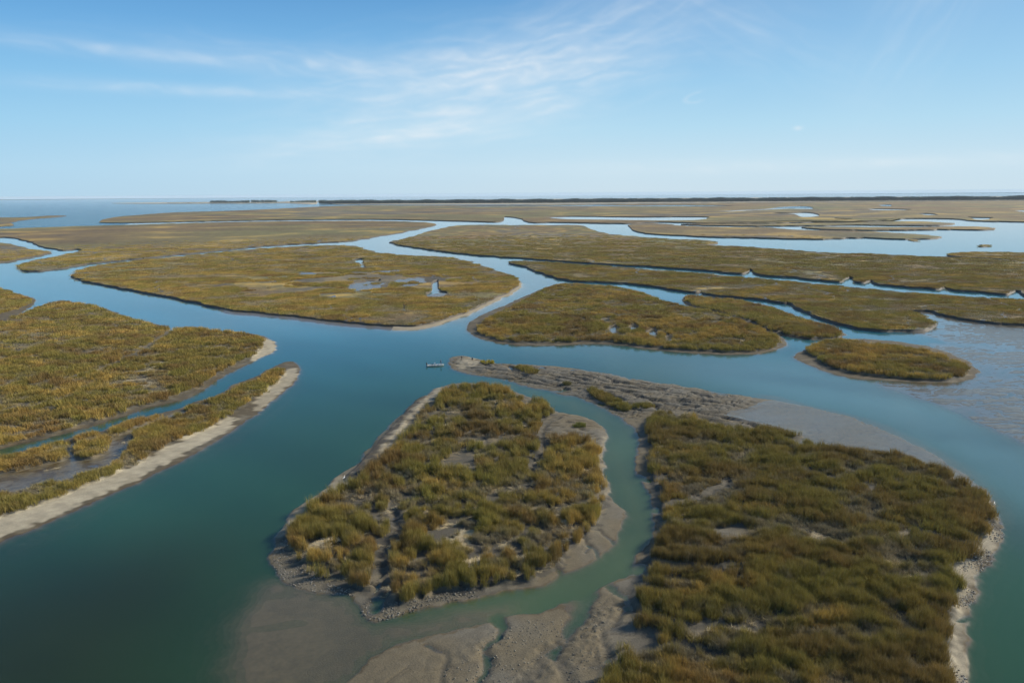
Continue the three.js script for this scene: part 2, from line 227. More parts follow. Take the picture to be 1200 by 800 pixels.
const creeks = [   // [photo points, half-width in metres, depth, bare margin]
  [[[204, 385], [195, 393], [182, 402], [165, 413], [145, 423], [120, 433], [95, 441], [60, 449], [0, 458]], 1.3, 1.1, 0.7], [[[462, 606], [466, 628], [456, 645], [449, 665], [446, 690], [440, 715]], 0.8, 0.5, 1.0], [[[655, 490], [640, 500], [636, 515], [638, 528], [630, 540], [622, 556]], 0.7, 0.4, 0.8],
  [[[580, 724], [584, 738], [578, 752], [570, 762], [577, 775], [570, 790], [555, 815]], 0.8, 0.5, 0], [[[692, 698], [678, 722], [668, 742], [650, 762], [638, 772], [622, 792], [605, 830]], 1.5, 0.42, 0], [[[718, 686], [732, 702], [736, 710], [722, 728], [706, 745], [714, 762], [712, 780], [690, 830]], 0.6, 0.3, 0], [[[498, 758], [512, 766], [519, 775], [513, 788], [500, 830]], 0.5, 0.2, 0], [[[650, 766], [657, 780], [660, 800], [662, 830]], 0.9, 0.35, 0],
  [[[684, 648], [690, 640], [682, 630], [672, 622]], 0.35, 0.2, 0], [[[700, 653], [694, 644], [690, 640]], 0.35, 0.2, 0], [[[657, 676], [652, 670], [648, 664]], 0.35, 0.2, 0], [[[718, 636], [708, 628], [700, 622]], 0.35, 0.2, 0], [[[710, 518], [704, 517], [696, 515]], 0.3, 0.15, 0],
  [[[746, 560], [765, 563], [790, 560]], 0.8, 0.4, 0.4], [[[742, 668], [760, 664], [790, 668], [830, 672], [870, 668]], 0.7, 0.4, 0.9], [[[768, 598], [790, 596], [815, 588], [840, 577], [856, 566]], 0.7, 0.4, 0.9], [[[1150, 648], [1120, 640], [1095, 632], [1070, 625]], 0.6, 0.4, 0.7], [[[1135, 720], [1115, 724], [1080, 712]], 0.5, 0.3, 0.4], [[[735, 712], [770, 730], [800, 738], [850, 736], [900, 742]], 0.7, 0.4, 0.45], [[[690, 780], [740, 770], [800, 765], [850, 775]], 0.6, 0.4, 0.4],
].map(([p, w, d, bare]) => { const line = onGround(curve(p, false)); const xs = line.map((q) => q[0]), zs = line.map((q) => q[1]), m = w * 3 + 2; return { line, w, d, bare, x0: Math.min(...xs) - m, x1: Math.max(...xs) + m, z0: Math.min(...zs) - m, z1: Math.max(...zs) + m }; });
const ledge = new Field([[404, 562], [420, 546], [440, 522], [465, 494], [482, 475], [497, 462], [501, 466], [486, 484], [462, 512], [442, 534], [425, 552], [410, 566]], { margin: 6, cell: 0.5 });
const milky = new Field([[560, 442], [640, 460], [700, 478], [745, 505], [748, 560], [770, 600], [750, 660], [715, 690], [640, 718], [560, 734], [500, 742], [480, 724], [560, 696], [655, 674], [728, 620], [728, 600], [706, 540], [710, 508], [690, 490], [640, 470], [585, 452]], { margin: 30 });
const chalk = new Field([[830, 432], [930, 428], [1010, 446], [1080, 468], [1160, 503], [1300, 575], [1330, 640], [1190, 575], [1110, 530], [1010, 486], [900, 462]], { margin: 40 });
const murk = new Field([[-200, 690], [60, 655], [200, 625], [280, 640], [280, 690], [250, 760], [230, 900], [-400, 900]], { margin: 34 });
const spitDir = (() => { const a = at(540, 430), b = at(860, 480); const v = new THREE.Vector2(b.x - a.x, b.z - a.z).normalize(); return v; })();

// how well the grass grows: long low mounds with thin or bare ground between them
function vigour(x, z) {
  const wx = x + 5 * noise(x / 17, z / 17) + 1.6 * noise(x / 5 + 40, z / 5), wz = z + 4.5 * noise(x / 15 + 9, z / 15 - 4) + 1.4 * noise(x / 4.4, z / 4.4 + 70);
  const groove = smooth(0.1, 0.0, Math.abs(noise(wx / 11 + 13, wz / 5.5 + 2))) * smooth(-0.25, 0.15, noise(x / 24 + 4, z / 20));
  return clamp(0.56 + 0.36 * noise(wx / 10, wz / 5.2) + 0.2 * noise(wx / 27 + 3, wz / 17) + 0.24 * noise(x / 3.1, z / 2.4) - 0.34 * groove);
}
function gully(x, z, long) {   // 0 on the crest of a mound .. 1 in the runnel beside it
  const wx = x + 2.6 * noise(x / 8 + 3, z / 8) + 1.1 * noise(x / 3.2, z / 3.2 + 5), wz = z + 2.2 * noise(x / 7 - 8, z / 7 + 21) + 1.0 * noise(x / 3 + 15, z / 3);
  if (long) return 1 - Math.min(1, Math.min(Math.abs(noise((wx + 0.5 * wz) / 19, (wz - 0.22 * wx) / 4.4)), 1.9 * Math.abs(noise(wx / 9 + 50, wz / 9 + 7))) / 0.36);
  return 1 - Math.min(1, Math.min(Math.abs(noise(wx / 8.5, wz / 5)), 1.15 * Math.abs(noise(wx / 6.5 + 50, wz / 5.5 + 7))) / 0.34);
}
const gullied = { west: 0.5, corner: 0.3, strip: 0.4, centre: 1, east: 0.55, islet: 0.25, wedge: 0.5, sliver: 0.3, tidal: 0 };
const thresholds = { west: 0.35, corner: 0.25, strip: 0.27, centre: 0.3, east: 0.22, islet: 0.25, wedge: 0.33, sliver: 0.22, tidal: 2 };
const C3 = { mud: [0.152, 0.122, 0.072], wet: [0.14, 0.125, 0.094], dark: [0.085, 0.075, 0.055], sand: [0.43, 0.375, 0.265], peat: [0.055, 0.045, 0.032], litter: [0.2, 0.155, 0.085], bed: [0.098, 0.072, 0.036] };
const scratch = { h: 0, owner: 0, wet: false, marsh: -9, v: 0, mud: -99, creek: 9, rill: 0, ledge: -9 };
function ground(x, z, out = scratch) {
  const wx = x + 0.9 * noise(x / 6, z / 6) + 0.35 * noise(x / 1.7, z / 1.7), wz = z + 0.9 * noise(x / 6 + 30, z / 6 - 12) + 0.35 * noise(x / 1.7 + 50, z / 1.7);
  let h = -2.3 + 0.2 * noise(x / 40, z / 40), owner = 0, best = -99;
  for (const s of shoals) { const d = s.f.get(wx, wz); if (d > -s.w * 2) h = Math.max(h, lerp(h, s.top + 0.02 * noise(x / 9, z / 4), smooth(-s.w * 1.6, s.in, d))); }
  for (const m of isles) {
    const d = m.mudF.get(wx, wz); if (d > best) { best = d; owner = m.id; }
    if (d > -28) h = Math.max(h, d >= 0 ? m.top * (1 - Math.exp(-d / m.win)) : -2.3 * (1 - Math.exp(d / m.wout)));
  }
  out.gully = 0; out.run = 0; const m = isles[owner]; let marsh = -9, v = 0.5, wet = false, rill = 0, bare = 0;
  if (best > -3) {
    h += 0.03 * noise(x / 2.4, z / 2.4) + 0.015 * noise(x / 0.8, z / 0.8);
    if (m.marshF) marsh = m.marshF.get(wx, wz);
    if (owner === 4) {   // the spit, the wet flat and the rilled foreground mud
      const r = spitRough.get(x, z);
      if (r > -2) {
        const u = x * spitDir.x + z * spitDir.y, w = -x * spitDir.y + z * spitDir.x, q = w + 2.2 * noise(u / 13, w / 9) + 0.8 * noise(u / 4, w / 3);
        const n1 = Math.abs(noise(u / 19, q / 4.2)), n2 = Math.abs(noise(u / 6 + 20, q / 2.2)); rill = smooth(-1.5, 2.5, r) * (0.9 * smooth(0.15, 0.02, n1) + 0.55 * smooth(0.12, 0, n2));
        h += smooth(-1, 5, r) * (0.42 + 0.16 * noise(u / 6, q / 3) + 0.07 * noise(x / 1.1, z / 1.1)) - 0.85 * rill;
      }
      const sr = southRough.get(x, z); if (sr > -2) { const k = smooth(-2, 3, sr) * smooth(-0.25, 0.35, noise(x / 7 + 3, z / 7)); h += k * (0.17 * noise(x / 1.4, z / 1.1) + 0.14 * noise(x / 0.62, z / 0.55) + 0.16); }
      if (marsh < -0.4 && z > -190) { const a = x + 1.6 * noise(x / 5, z / 5), b = z + 1.6 * noise(x / 5 + 9, z / 5); const vein = Math.max(smooth(0.07, 0, Math.abs(noise((a + 0.5 * b) / 4.5, (b - 0.5 * a) / 9))), 0.6 * smooth(0.08, 0, Math.abs(noise(a / 2.2 + 7, b / 3.4)))) * smooth(-0.3, 0.2, noise(x / 13 + 5, z / 13)) * smooth(0.3, 3, best); h -= 0.13 * vein; rill = Math.max(rill, 0.55 * vein); }
      const sw = spitWet.get(wx, wz); if (sw > -0.5) { wet = marsh < -0.3; h = lerp(h, 0.07 + 0.03 * noise(x / 8, z / 3) + 0.012 * noise(x / 1.5, z / 0.9), smooth(-0.5, 3, sw)); }
    }
    if (owner === 8 || m.flat) { wet = true; const q = z + 2 * noise(x / 20, z / 20); h += 0.1 * fbm(x / 34, q / 9, 4) + 0.03 * noise(x / 2.6, z / 1.8) + 0.05 * noise(x / 46, z / 30) - 0.02 - 0.1 * smooth(0.08, 0, Math.abs(noise(x / 30 + 7, q / 7))) - 0.08 * smooth(0.1, 0, Math.abs(noise(x / 15 + 70, (q + 0.3 * x) / 4))); rill = 0.35 * smooth(0.1, 0, Math.abs(noise(x / 9, (q - 0.2 * x) / 2.6))); }
    if (owner === 3) { const b1 = bares[1].get(x, z); if (b1 > -2) { const k = smooth(-2, 1.5, b1), q = z + 1.2 * noise(x / 5, z / 5); rill = k * smooth(0.16, 0.02, Math.abs(noise(x / 9, q / 2.6))); h += k * (0.3 + 0.1 * noise(x / 1.2, z / 1.1)) - 0.45 * rill; } }
    if (owner === 2) { const l = lagoon.get(wx, wz); if (l > -2) { bare = smooth(-1, 0.3, l); if (l > 0) wet = true; } }
    for (const b of bares) { const d = b.get(wx, wz); if (d > -1.5) { bare = Math.max(bare, smooth(-1.2, 0.2, d)); } }
    let pool = 0; if (owner === 6) for (const b of pools) { const d = b.get(wx, wz); if (d > -2) { bare = Math.max(bare, smooth(-1.6, -0.3, d)); pool = Math.max(pool, smooth(-0.8, 0.4, d)); } }
    const near0 = marsh > -1;
    if (near0) { v = vigour(x, z); const t = smooth(-0.5, 1.0, marsh) * (1 - 0.85 * bare); out.gully = gully(x, z, m.key === 'east'); const deep = smooth(owner === 3 ? 0.5 : 0.62, owner === 3 ? 0.8 : 0.93, out.gully) * clamp(gullied[m.key] * 1.2 + 0.5 * noise(x / 21 + 2, z / 17)); out.run = deep; h = lerp(h, Math.max(h, 0.82 + 0.4 * (v - 0.5) + 0.05 * noise(x / 1.2, z / 1.2) - (owner === 3 ? 0.8 : 0.5) * deep), t); if (bare > 0.3 && owner === 2) h = Math.min(h, lerp(h, 0.03 + 0.05 * noise(x / 4, z / 4), bare)); }
    if (pool) h = lerp(h, -0.1, pool);
    let cd = 9;
    for (const c of creeks) { if (x < c.x0 || x > c.x1 || z < c.z0 || z > c.z1) continue; const d = lineDist(c.line, wx, wz, false) ; const e = d / c.w; if (e < 3) h -= c.d * Math.exp(-e * e) * smooth(-0.6, 0.2, h + 0.3); cd = Math.min(cd, d - c.w * 0.7 - c.bare); }
    out.creek = cd;
    const le = owner === 3 ? ledge.get(x, z) : -9; out.ledge = le; if (le > -2) h += 0.38 * smooth(-0.25, 0.15, le) * (0.8 + 0.3 * noise(x / 1.5, z / 1.5));
  } else { out.creek = 9; out.ledge = -9; }
  if (h < -0.22) h += 0.05 * noise(x / 1.1 + 5, z / 0.9) + 0.035 * noise(x / 0.5, z / 0.45);
  out.h = h; out.owner = owner; out.wet = wet; out.marsh = marsh; out.v = v; out.mud = best; out.rill = rill; out.bare = bare;
  return out;
}
const sandy = [   // [outline, strength] of pale shell sand
  [[[296, 416], [309, 407], [308, 397], [318, 398], [324, 404], [320, 412], [308, 418], [298, 423]], 1], [[[300, 466], [322, 450], [333, 437], [347, 431], [347, 444], [331, 458], [300, 482]], 0.7],
  [[[-40, 625], [0, 607], [25, 600], [50, 591], [100, 570], [140, 553], [160, 544], [200, 523], [250, 500], [264, 491], [276, 490], [268, 502], [232, 523], [200, 540], [150, 566], [100, 588], [50, 611], [0, 631], [-40, 650]], 1],
  [[[519, 453], [522, 456], [505, 470], [486, 488], [468, 508], [452, 528], [446, 532], [462, 509], [482, 485], [500, 466]], 0.7], [[[400, 558], [412, 568], [395, 576], [360, 598], [338, 622], [330, 640], [326, 630], [338, 608], [360, 588]], 0.5],
  [[[538, 420], [556, 421], [562, 427], [550, 432], [535, 429]], 0.7],
  [[[1116, 665], [1142, 660], [1140, 690], [1130, 720], [1130, 800], [1118, 800], [1115, 735], [1122, 712]], 0.75], [[[1158, 615], [1170, 635], [1160, 650], [1148, 650]], 0.7], [[[703, 523], [710, 512], [709, 545], [716, 575], [710, 578], [704, 555]], 0.45],
].map(([p, k]) => [new Field(p, { margin: 5 }), k]);
function groundColour(x, z, g) {
  const n = fbm(x / 14, z / 14, 4), f = noise(x / 1.4, z / 1.4);
  let c = mix3(C3.mud, C3.wet, smooth(-0.3, 0.4, n));
  if (g.h < 0.02) c = mix3(C3.bed, C3.mud, 0.12 + 0.25 * n);
  if (g.marsh > -0.7) { const l = noise(x / 3.4 + 11, z / 3.4); c = mix3(c, mix3(C3.dark, C3.litter, smooth(0.0, 0.5, l)), (1 - g.bare) * smooth(-0.7, 0.3, g.marsh) * 0.85); }
  if (g.owner === 4 && g.marsh < -0.5) { const r = spitRough.get(x, z); if (r > -1) c = mix3(c, [0.1, 0.092, 0.072], 0.75 * smooth(-1, 3, r) * smooth(-0.5, 0.2, noise(x / 5, z / 3))); }
  if (g.rill > 0.1) c = mix3(c, C3.peat, clamp(g.rill) * 0.85);
  if (g.run > 0.05) c = mix3(c, C3.dark, 0.95 * clamp(g.run));
  if (g.creek < 0.2) c = mix3(c, C3.dark, 0.7 * smooth(0.2, -0.4, g.creek));
  if (g.ledge > -0.5) c = mix3(c, C3.peat, 0.9 * smooth(-0.5, 0, g.ledge) * smooth(-0.1, 0.25, noise(x / 2, z / 2) + 0.35));
  for (const [fld, k] of sandy) { const d = fld.get(x, z); if (d > -1.5 && g.h > -0.2) c = mix3(c, C3.sand, k * smooth(-0.9, 0.7, d + 1.3 * noise(x / 3.3, z / 3.3) + 0.7 * f) * (0.65 + 0.35 * smooth(-0.45, 0.3, fbm(x / 4 + 8, z / 3, 4)))); }
  if (g.owner !== 4 && g.owner !== 8 && g.owner !== 3 && g.marsh < 0.2) c = mix3(c, [c[0] * 0.62, c[1] * 0.58, c[2] * 0.5], smooth(-0.25, 0.35, noise(x / 4, z / 2.5) + 0.35) * (c[0] > 0.24 ? 0 : 1));
  const t = 1 + 0.16 * f + 0.16 * n; return [c[0] * t, c[1] * t, c[2] * t];
}

// relief of the near marsh in three bands of cells, split by island
const relief = isles.map(() => ({ soil: [], wet: [] })), under = [];
const V = { p: [], c: [], own: [], wet: [] };
function band(x0, x1, z0, z1, s, snapFar) {
  const nx = Math.round((x1 - x0) / s) + 1, nz = Math.round((z1 - z0) / s) + 1, start = V.p.length / 3;
  for (let j = 0; j < nz; j++) for (let i = 0; i < nx; i++) {
    const x = x0 + i * s, z = z0 + j * s, g = ground(x, z), c = groundColour(x, z, g);
    V.p.push(x, g.h, z); V.c.push(c[0], c[1], c[2]); V.own.push(g.mud > -6 ? g.owner : -1); V.wet.push(g.wet ? 1 : 0);
  }
  if (snapFar) for (let i = 1; i < nx - 1; i += 2) { const k = start + i; V.p[k * 3 + 1] = (V.p[k * 3 - 2] + V.p[k * 3 + 4]) / 2; }
  for (let j = 0; j < nz - 1; j++) for (let i = 0; i < nx - 1; i++) {
    const a = start + j * nx + i, b = a + 1, c = a + nx, d = c + 1;
    for (const t of [[a, c, b], [b, c, d]]) {
      const hi = Math.max(V.p[t[0] * 3 + 1], V.p[t[1] * 3 + 1], V.p[t[2] * 3 + 1]), own = V.own[t[0]];
      (hi < -0.12 || own < 0 ? under : V.wet[t[0]] ? relief[own].wet : relief[own].soil).push(t[0], t[1], t[2]);
    }
  }
}
band(-134.4, 134.4, -150, -57.6, 0.3, true);
band(-252, 252, -282, -150, 0.6, true);
band(-428.4, 428.4, -530.4, -282, 1.2, false);
const VP = new Float32Array(V.p), VC = new Float32Array(V.c), VN = new Float32Array(VP.length);
{
  const all = [under, ...relief.flatMap((r) => [r.soil, r.wet])];
  for (const idx of all) for (let t = 0; t < idx.length; t += 3) {
    const a = idx[t] * 3, b = idx[t + 1] * 3, c = idx[t + 2] * 3;
    const ux = VP[b] - VP[a], uy = VP[b + 1] - VP[a + 1], uz = VP[b + 2] - VP[a + 2], wx = VP[c] - VP[a], wy = VP[c + 1] - VP[a + 1], wz = VP[c + 2] - VP[a + 2];
    const nx = uy * wz - uz * wy, ny = uz * wx - ux * wz, nz = ux * wy - uy * wx;
    for (const k of [a, b, c]) { VN[k] += nx; VN[k + 1] += ny; VN[k + 2] += nz; }
  }
  for (let i = 0; i < VN.length; i += 3) { const l = Math.hypot(VN[i], VN[i + 1], VN[i + 2]) || 1; VN[i] /= l; VN[i + 1] /= l; VN[i + 2] /= l; }
}
function cut(idx) {
  const map = new Map(), p = [], n = [], c = [], uv = [], out = new Uint32Array(idx.length);
  for (let t = 0; t < idx.length; t++) {
    const k = idx[t]; let m = map.get(k);
    if (m === undefined) { m = p.length / 3; map.set(k, m); p.push(VP[k * 3], VP[k * 3 + 1], VP[k * 3 + 2]); n.push(VN[k * 3], VN[k * 3 + 1], VN[k * 3 + 2]); c.push(VC[k * 3], VC[k * 3 + 1], VC[k * 3 + 2]); uv.push(VP[k * 3], VP[k * 3 + 2]); }
    out[t] = m;
  }
  const g = new THREE.BufferGeometry(); g.setAttribute('position', new THREE.Float32BufferAttribute(p, 3)); g.setAttribute('normal', new THREE.Float32BufferAttribute(n, 3)); g.setAttribute('color', new THREE.Float32BufferAttribute(c, 3)); g.setAttribute('uv', new THREE.Float32BufferAttribute(uv, 2)); g.setIndex(new THREE.BufferAttribute(out, 1)); return g;
}
const SEA = 16000;
const seabed = new THREE.Group();
top(seabed, 'seabed', 'brown mud bed under the creeks and the sea', 'seabed', { kind: 'structure' });
child(seabed, 'creek_bed', cut(under), M.seabed);
{ const g = new THREE.CircleGeometry(SEA, 128); g.rotateX(-Math.PI / 2); const b = child(seabed, 'deep_bed', g, M.bed); b.position.y = -2.75; }

const islandLabels = {
  west: ['marsh_island', 'golden marsh island cut by a thin muddy creek, sandy tip facing the broad channel junction', 'marsh island'],
  corner: ['marsh_island', 'small pointed marsh bank across a mud inlet from the island with the sandy tip', 'marsh island'],
  strip: ['marsh_island', 'narrow marsh strip with a grey lagoon inside and a long pale sand beach', 'marsh island'],
  centre: ['marsh_island', 'teardrop marsh island of tufted grass with straw patches, ringed by mud and a curving creek', 'marsh island'],
  east: ['marsh_island', 'large dark olive marsh with a rilled mud spit, wet flat and creeklet-cut mud bank', 'marsh island'],
  islet: ['marsh_island', 'small low marsh islet with a muddy point beside the wide wet tidal flat', 'marsh island'],
  wedge: ['marsh_island', 'wedge shaped marsh island with small pools, across the channel from the people on the spit', 'marsh island'],
  sliver: ['marsh_island', 'slender marsh sliver between two narrow creeks, with pale shell litter along its spine', 'marsh island'],
  tidal: ['tidal_flat', 'wide wet grey tidal mud flat streaked with shallow water behind the small islet', 'mud flat'],
};
const islandGroup = {};
for (const m of isles) {
  const [name, label, category] = islandLabels[m.key], g = (islandGroup[m.key] = new THREE.Group());
  top(g, name, label, category, { kind: 'structure' });
  if (relief[m.id].soil.length) child(g, 'soil', cut(relief[m.id].soil), M.soil);
  if (relief[m.id].wet.length) child(g, 'wet_mud', cut(relief[m.id].wet), M.wetMud);
}
console.log('relief', VP.length / 3);

// ───────────────────────── water ─────────────────────────
M.ripple = new THREE.MeshPhysicalMaterial({ color: 0xffffff, transmission: 1, thickness: 0, ior: 1.333, roughness: 0.12, bumpMap: every(rippleTile, 33), bumpScale: 0.5 });
function sheetOf(shape) { const g = new THREE.ShapeGeometry(shape); g.rotateX(-Math.PI / 2); const uv = g.attributes.uv, p = g.attributes.position; for (let i = 0; i < uv.count; i++) uv.setXY(i, p.getX(i), p.getZ(i)); return g; }
const v2s = (pts) => pts.map(([x, z]) => new THREE.Vector2(x, -z));
// wind ripples the open sea and the creek leading to it; the sheltered water is calm
const calmEdge = onGround([[-500, 274], [-160, 273], [0, 271], [90, 267], [140, 264.5], [152, 262], [148, 259], [170, 256], [300, 250], [520, 248], [800, 245], [1200, 243], [1500, 240]]);
const round = (n, from, to) => { const out = []; for (let i = 0; i <= n; i++) { const a = lerp(from, to, i / n); out.push([Math.cos(a) * SEA, Math.sin(a) * SEA]); } return out; };
const angleOf = ([x, z]) => Math.atan2(z, x), aR = angleOf(calmEdge[calmEdge.length - 1]), aL = angleOf(calmEdge[0]);
const water = new THREE.Mesh(sheetOf(new THREE.Shape(v2s([...calmEdge, ...round(160, aR, aL > 0 ? aL : aL + 2 * Math.PI)]))), M.water);
const openSea = child(water, 'rippled_water', sheetOf(new THREE.Shape(v2s([...calmEdge.slice().reverse(), ...round(96, aL > 0 ? aL - 2 * Math.PI : aL, aR)]))), M.ripple);
water.receiveShadow = true;
top(water, 'water', 'calm blue green tidal water filling the creeks and reaching the open sea', 'water', { kind: 'structure' });
{   // silt hanging in the water: sheets of fine turbid matter one below the other
  const s = 6, xs = [], zs = []; for (let x = -432; x <= 432; x += s) xs.push(x); for (let z = -540; z <= -48; z += s) zs.push(z);
  xs.unshift(-SEA); xs.push(SEA); zs.unshift(-SEA); zs.push(SEA);
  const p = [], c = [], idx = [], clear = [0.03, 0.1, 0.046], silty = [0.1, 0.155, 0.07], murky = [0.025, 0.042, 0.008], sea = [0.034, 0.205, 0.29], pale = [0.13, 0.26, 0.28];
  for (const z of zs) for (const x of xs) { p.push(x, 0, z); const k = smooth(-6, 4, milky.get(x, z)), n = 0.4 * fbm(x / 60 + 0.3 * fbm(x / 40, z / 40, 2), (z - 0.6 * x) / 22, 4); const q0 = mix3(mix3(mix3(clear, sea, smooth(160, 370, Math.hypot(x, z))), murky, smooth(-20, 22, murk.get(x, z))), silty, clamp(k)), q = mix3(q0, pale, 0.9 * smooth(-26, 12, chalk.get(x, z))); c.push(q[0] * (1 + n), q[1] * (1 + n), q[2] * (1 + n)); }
  for (let j = 0; j < zs.length - 1; j++) for (let i = 0; i < xs.length - 1; i++) { const a = j * xs.length + i, b = a + 1, d = a + xs.length; idx.push(a, d, b, b, d, d + 1); }
  const g = new THREE.BufferGeometry(); g.setAttribute('position', new THREE.Float32BufferAttribute(p, 3)); g.setAttribute('color', new THREE.Float32BufferAttribute(c, 3)); g.setIndex(idx); g.computeVertexNormals();
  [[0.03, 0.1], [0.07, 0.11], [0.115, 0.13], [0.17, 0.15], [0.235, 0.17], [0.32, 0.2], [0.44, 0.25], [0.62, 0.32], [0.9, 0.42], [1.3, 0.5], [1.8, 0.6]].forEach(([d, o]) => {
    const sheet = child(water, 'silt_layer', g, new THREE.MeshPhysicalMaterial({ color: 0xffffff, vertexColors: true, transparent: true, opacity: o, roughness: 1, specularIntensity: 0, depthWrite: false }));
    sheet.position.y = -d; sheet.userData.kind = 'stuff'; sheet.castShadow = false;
  });
}

// ───────────────────────── far islands: platforms with muddy banks ─────────────────────────
function ring(px, amp) {
  const out = curve(px, true, 4), r = [];
  for (const [x, y] of out) r.push([x + amp * 2.2 * noise(x / 7, y / 2.5), y + amp * noise(x / 9 + 50, y / 3)]);
  return onGround(r, 0.4).map(([x, z]) => { const k = clamp(Math.hypot(x, z) / 500, 0.5, 2.5); return [x + k * (2.2 * noise(x / 13, z / 13) + 1.3 * noise(x / 5, z / 5)), z + k * (2.2 * noise(x / 13 + 40, z / 13) + 1.3 * noise(x / 5, z / 5 + 60))]; });
}
const area = (p) => { let s = 0; for (let i = 0, j = p.length - 1; i < p.length; j = i++) s += p[j][0] * p[i][1] - p[i][0] * p[j][1]; return s / 2; };
function skirt(poly, rows) {   // [outward offset, height] rows round an outline
  const n = poly.length, sgn = area(poly) > 0 ? 1 : -1, p = [], uv = [], idx = [];
  for (const [off, y] of rows) { let run = 0; for (let i = 0; i < n; i++) {
    const a = poly[(i + n - 1) % n], b = poly[(i + 1) % n], l = Math.hypot(b[0] - a[0], b[1] - a[1]) || 1, nx = (sgn * (b[1] - a[1])) / l, nz = (-sgn * (b[0] - a[0])) / l;
    const o = off * (1 + 0.5 * noise(poly[i][0] / 9, poly[i][1] / 9)); p.push(poly[i][0] + nx * o, y, poly[i][1] + nz * o); uv.push(run, y); run += l / 2;
  } }
  for (let r = 0; r < rows.length - 1; r++) for (let i = 0; i < n; i++) { const a = r * n + i, b = r * n + ((i + 1) % n), c = a + n, d = b + n; if (sgn > 0) idx.push(a, b, c, b, d, c); else idx.push(a, c, b, b, c, d); }
  const g = new THREE.BufferGeometry(); g.setAttribute('position', new THREE.Float32BufferAttribute(p, 3)); g.setAttribute('uv', new THREE.Float32BufferAttribute(uv, 2)); g.setIndex(idx); g.computeVertexNormals(); return g;
}
function plateau(poly, holes, y) {
  const v2 = (q) => q.map(([x, z]) => new THREE.Vector2(x, z)), c = v2(poly), hs = holes.map(v2), f = THREE.ShapeUtils.triangulateShape(c, hs), all = [c, ...hs].flat();
  const p = [], uv = [], n = [], idx = []; for (const q of all) { p.push(q.x, y, q.y); uv.push(q.x, q.y); n.push(0, 1, 0); }
  for (const [a, b, d] of f) { const s = (all[b].x - all[a].x) * (all[d].y - all[a].y) - (all[b].y - all[a].y) * (all[d].x - all[a].x); if (s > 0) idx.push(a, d, b); else idx.push(a, b, d); }
  const g = new THREE.BufferGeometry(); g.setAttribute('position', new THREE.Float32BufferAttribute(p, 3)); g.setAttribute('normal', new THREE.Float32BufferAttribute(n, 3)); g.setAttribute('uv', new THREE.Float32BufferAttribute(uv, 2)); g.setIndex(idx); return g;
}
function platform(label, px, { holes = [], y = 1.05, amp = 0.35, kind = 'marsh_island', cat = 'marsh island', mat = M.canopy, bank = M.bank, rows } = {}) {
  const g = new THREE.Group(), poly = ring(px, amp), hs = holes.map((h) => ring(h, amp * 0.7));
  top(g, kind, label, cat, { kind: 'structure' });
  child(g, mat === M.sand ? 'sand_top' : 'marsh_top', plateau(poly, hs, y), mat);
  const prof = rows ?? [[0, y], [0.3, y - 0.35], [0.6, 0.25], [1.6, -0.5], [5, -2.9]];
  child(g, 'bank', mergeGeometries([skirt(poly, prof), ...hs.map((h) => skirt(h, prof.map(([o, q]) => [-Math.min(o, 1.2), q])))]), bank);
  return { g, poly, hs, y };
}
function creeklets(f, n, seed) {   // thin winding mud runnels cut into a platform from its bank
  const r = rng(seed); f.lines = [];
  for (let k = 0; k < n; k++) {
    const i = Math.floor(r() * f.poly.length), a = f.poly[(i + f.poly.length - 1) % f.poly.length], b = f.poly[(i + 1) % f.poly.length], l = Math.hypot(b[0] - a[0], b[1] - a[1]) || 1, s = area(f.poly) > 0 ? -1 : 1;
    let [x, z] = f.poly[i], t = Math.atan2((-s * (b[0] - a[0])) / l, (s * (b[1] - a[1])) / l); const d = Math.hypot(x, z); if (d > 1500) continue;
    const pts = [[x, z]], len = 8 + Math.floor(r() * 14), st = Math.max(3, d / 110); for (let j = 0; j < len; j++) { t += (r() - 0.5) * 1.3; x += Math.cos(t) * st; z += Math.sin(t) * st; if (!inside(f.poly, x, z)) break; pts.push([x, z]); }
    if (pts.length < 5) continue;
    const c = curve(pts, false, st / 3), w0 = Math.max(0.7, d / 420), p = [], uv = [], idx = [];
    c.forEach(([X, Z], j) => { const q = c[Math.min(j + 1, c.length - 1)], o = c[Math.max(j - 1, 0)], m = Math.hypot(q[0] - o[0], q[1] - o[1]) || 1, w = w0 * (1.1 - j / c.length) * (0.8 + 0.3 * noise(X / 3, Z / 3)), nx = (-(q[1] - o[1]) / m) * w, nz = ((q[0] - o[0]) / m) * w; p.push(X + nx, f.y + 0.02, Z + nz, X - nx, f.y + 0.02, Z - nz); uv.push(X + nx, Z + nz, X - nx, Z - nz); if (j) idx.push(j * 2 - 2, j * 2, j * 2 - 1, j * 2 - 1, j * 2, j * 2 + 1); });
    const g = new THREE.BufferGeometry(); g.setAttribute('position', new THREE.Float32BufferAttribute(p, 3)); g.setAttribute('uv', new THREE.Float32BufferAttribute(uv, 2)); g.setIndex(idx); g.computeVertexNormals(); child(f.g, 'mud_runnel', g, M.flat2); f.lines.push({ c, w: w0 * 1.2 });
  }
}
const far = {};
const ditchBottom = [[1500, 366], [1200, 345.5], [1197, 343.5], [1193, 340.5], [1188, 341], [1183, 344.5], [1150, 342], [1118, 339.7], [1113, 337.5], [1109, 334], [1104, 334.5], [1100, 338.3], [1080, 337], [1030, 333], [1025, 331], [1021, 328.4], [1016, 329], [1012, 331.4], [1006, 330.8], [1001, 328], [997, 324.6], [992, 325], [987, 329.2], [930, 325], [890, 321.8], [885, 319], [881, 316], [877, 316.4], [872, 320.2], [840, 318], [800, 315], [760, 312], [700, 309], [660, 306], [620, 303], [590, 301], [560, 299], [530, 296], [500, 292], [475, 288]];
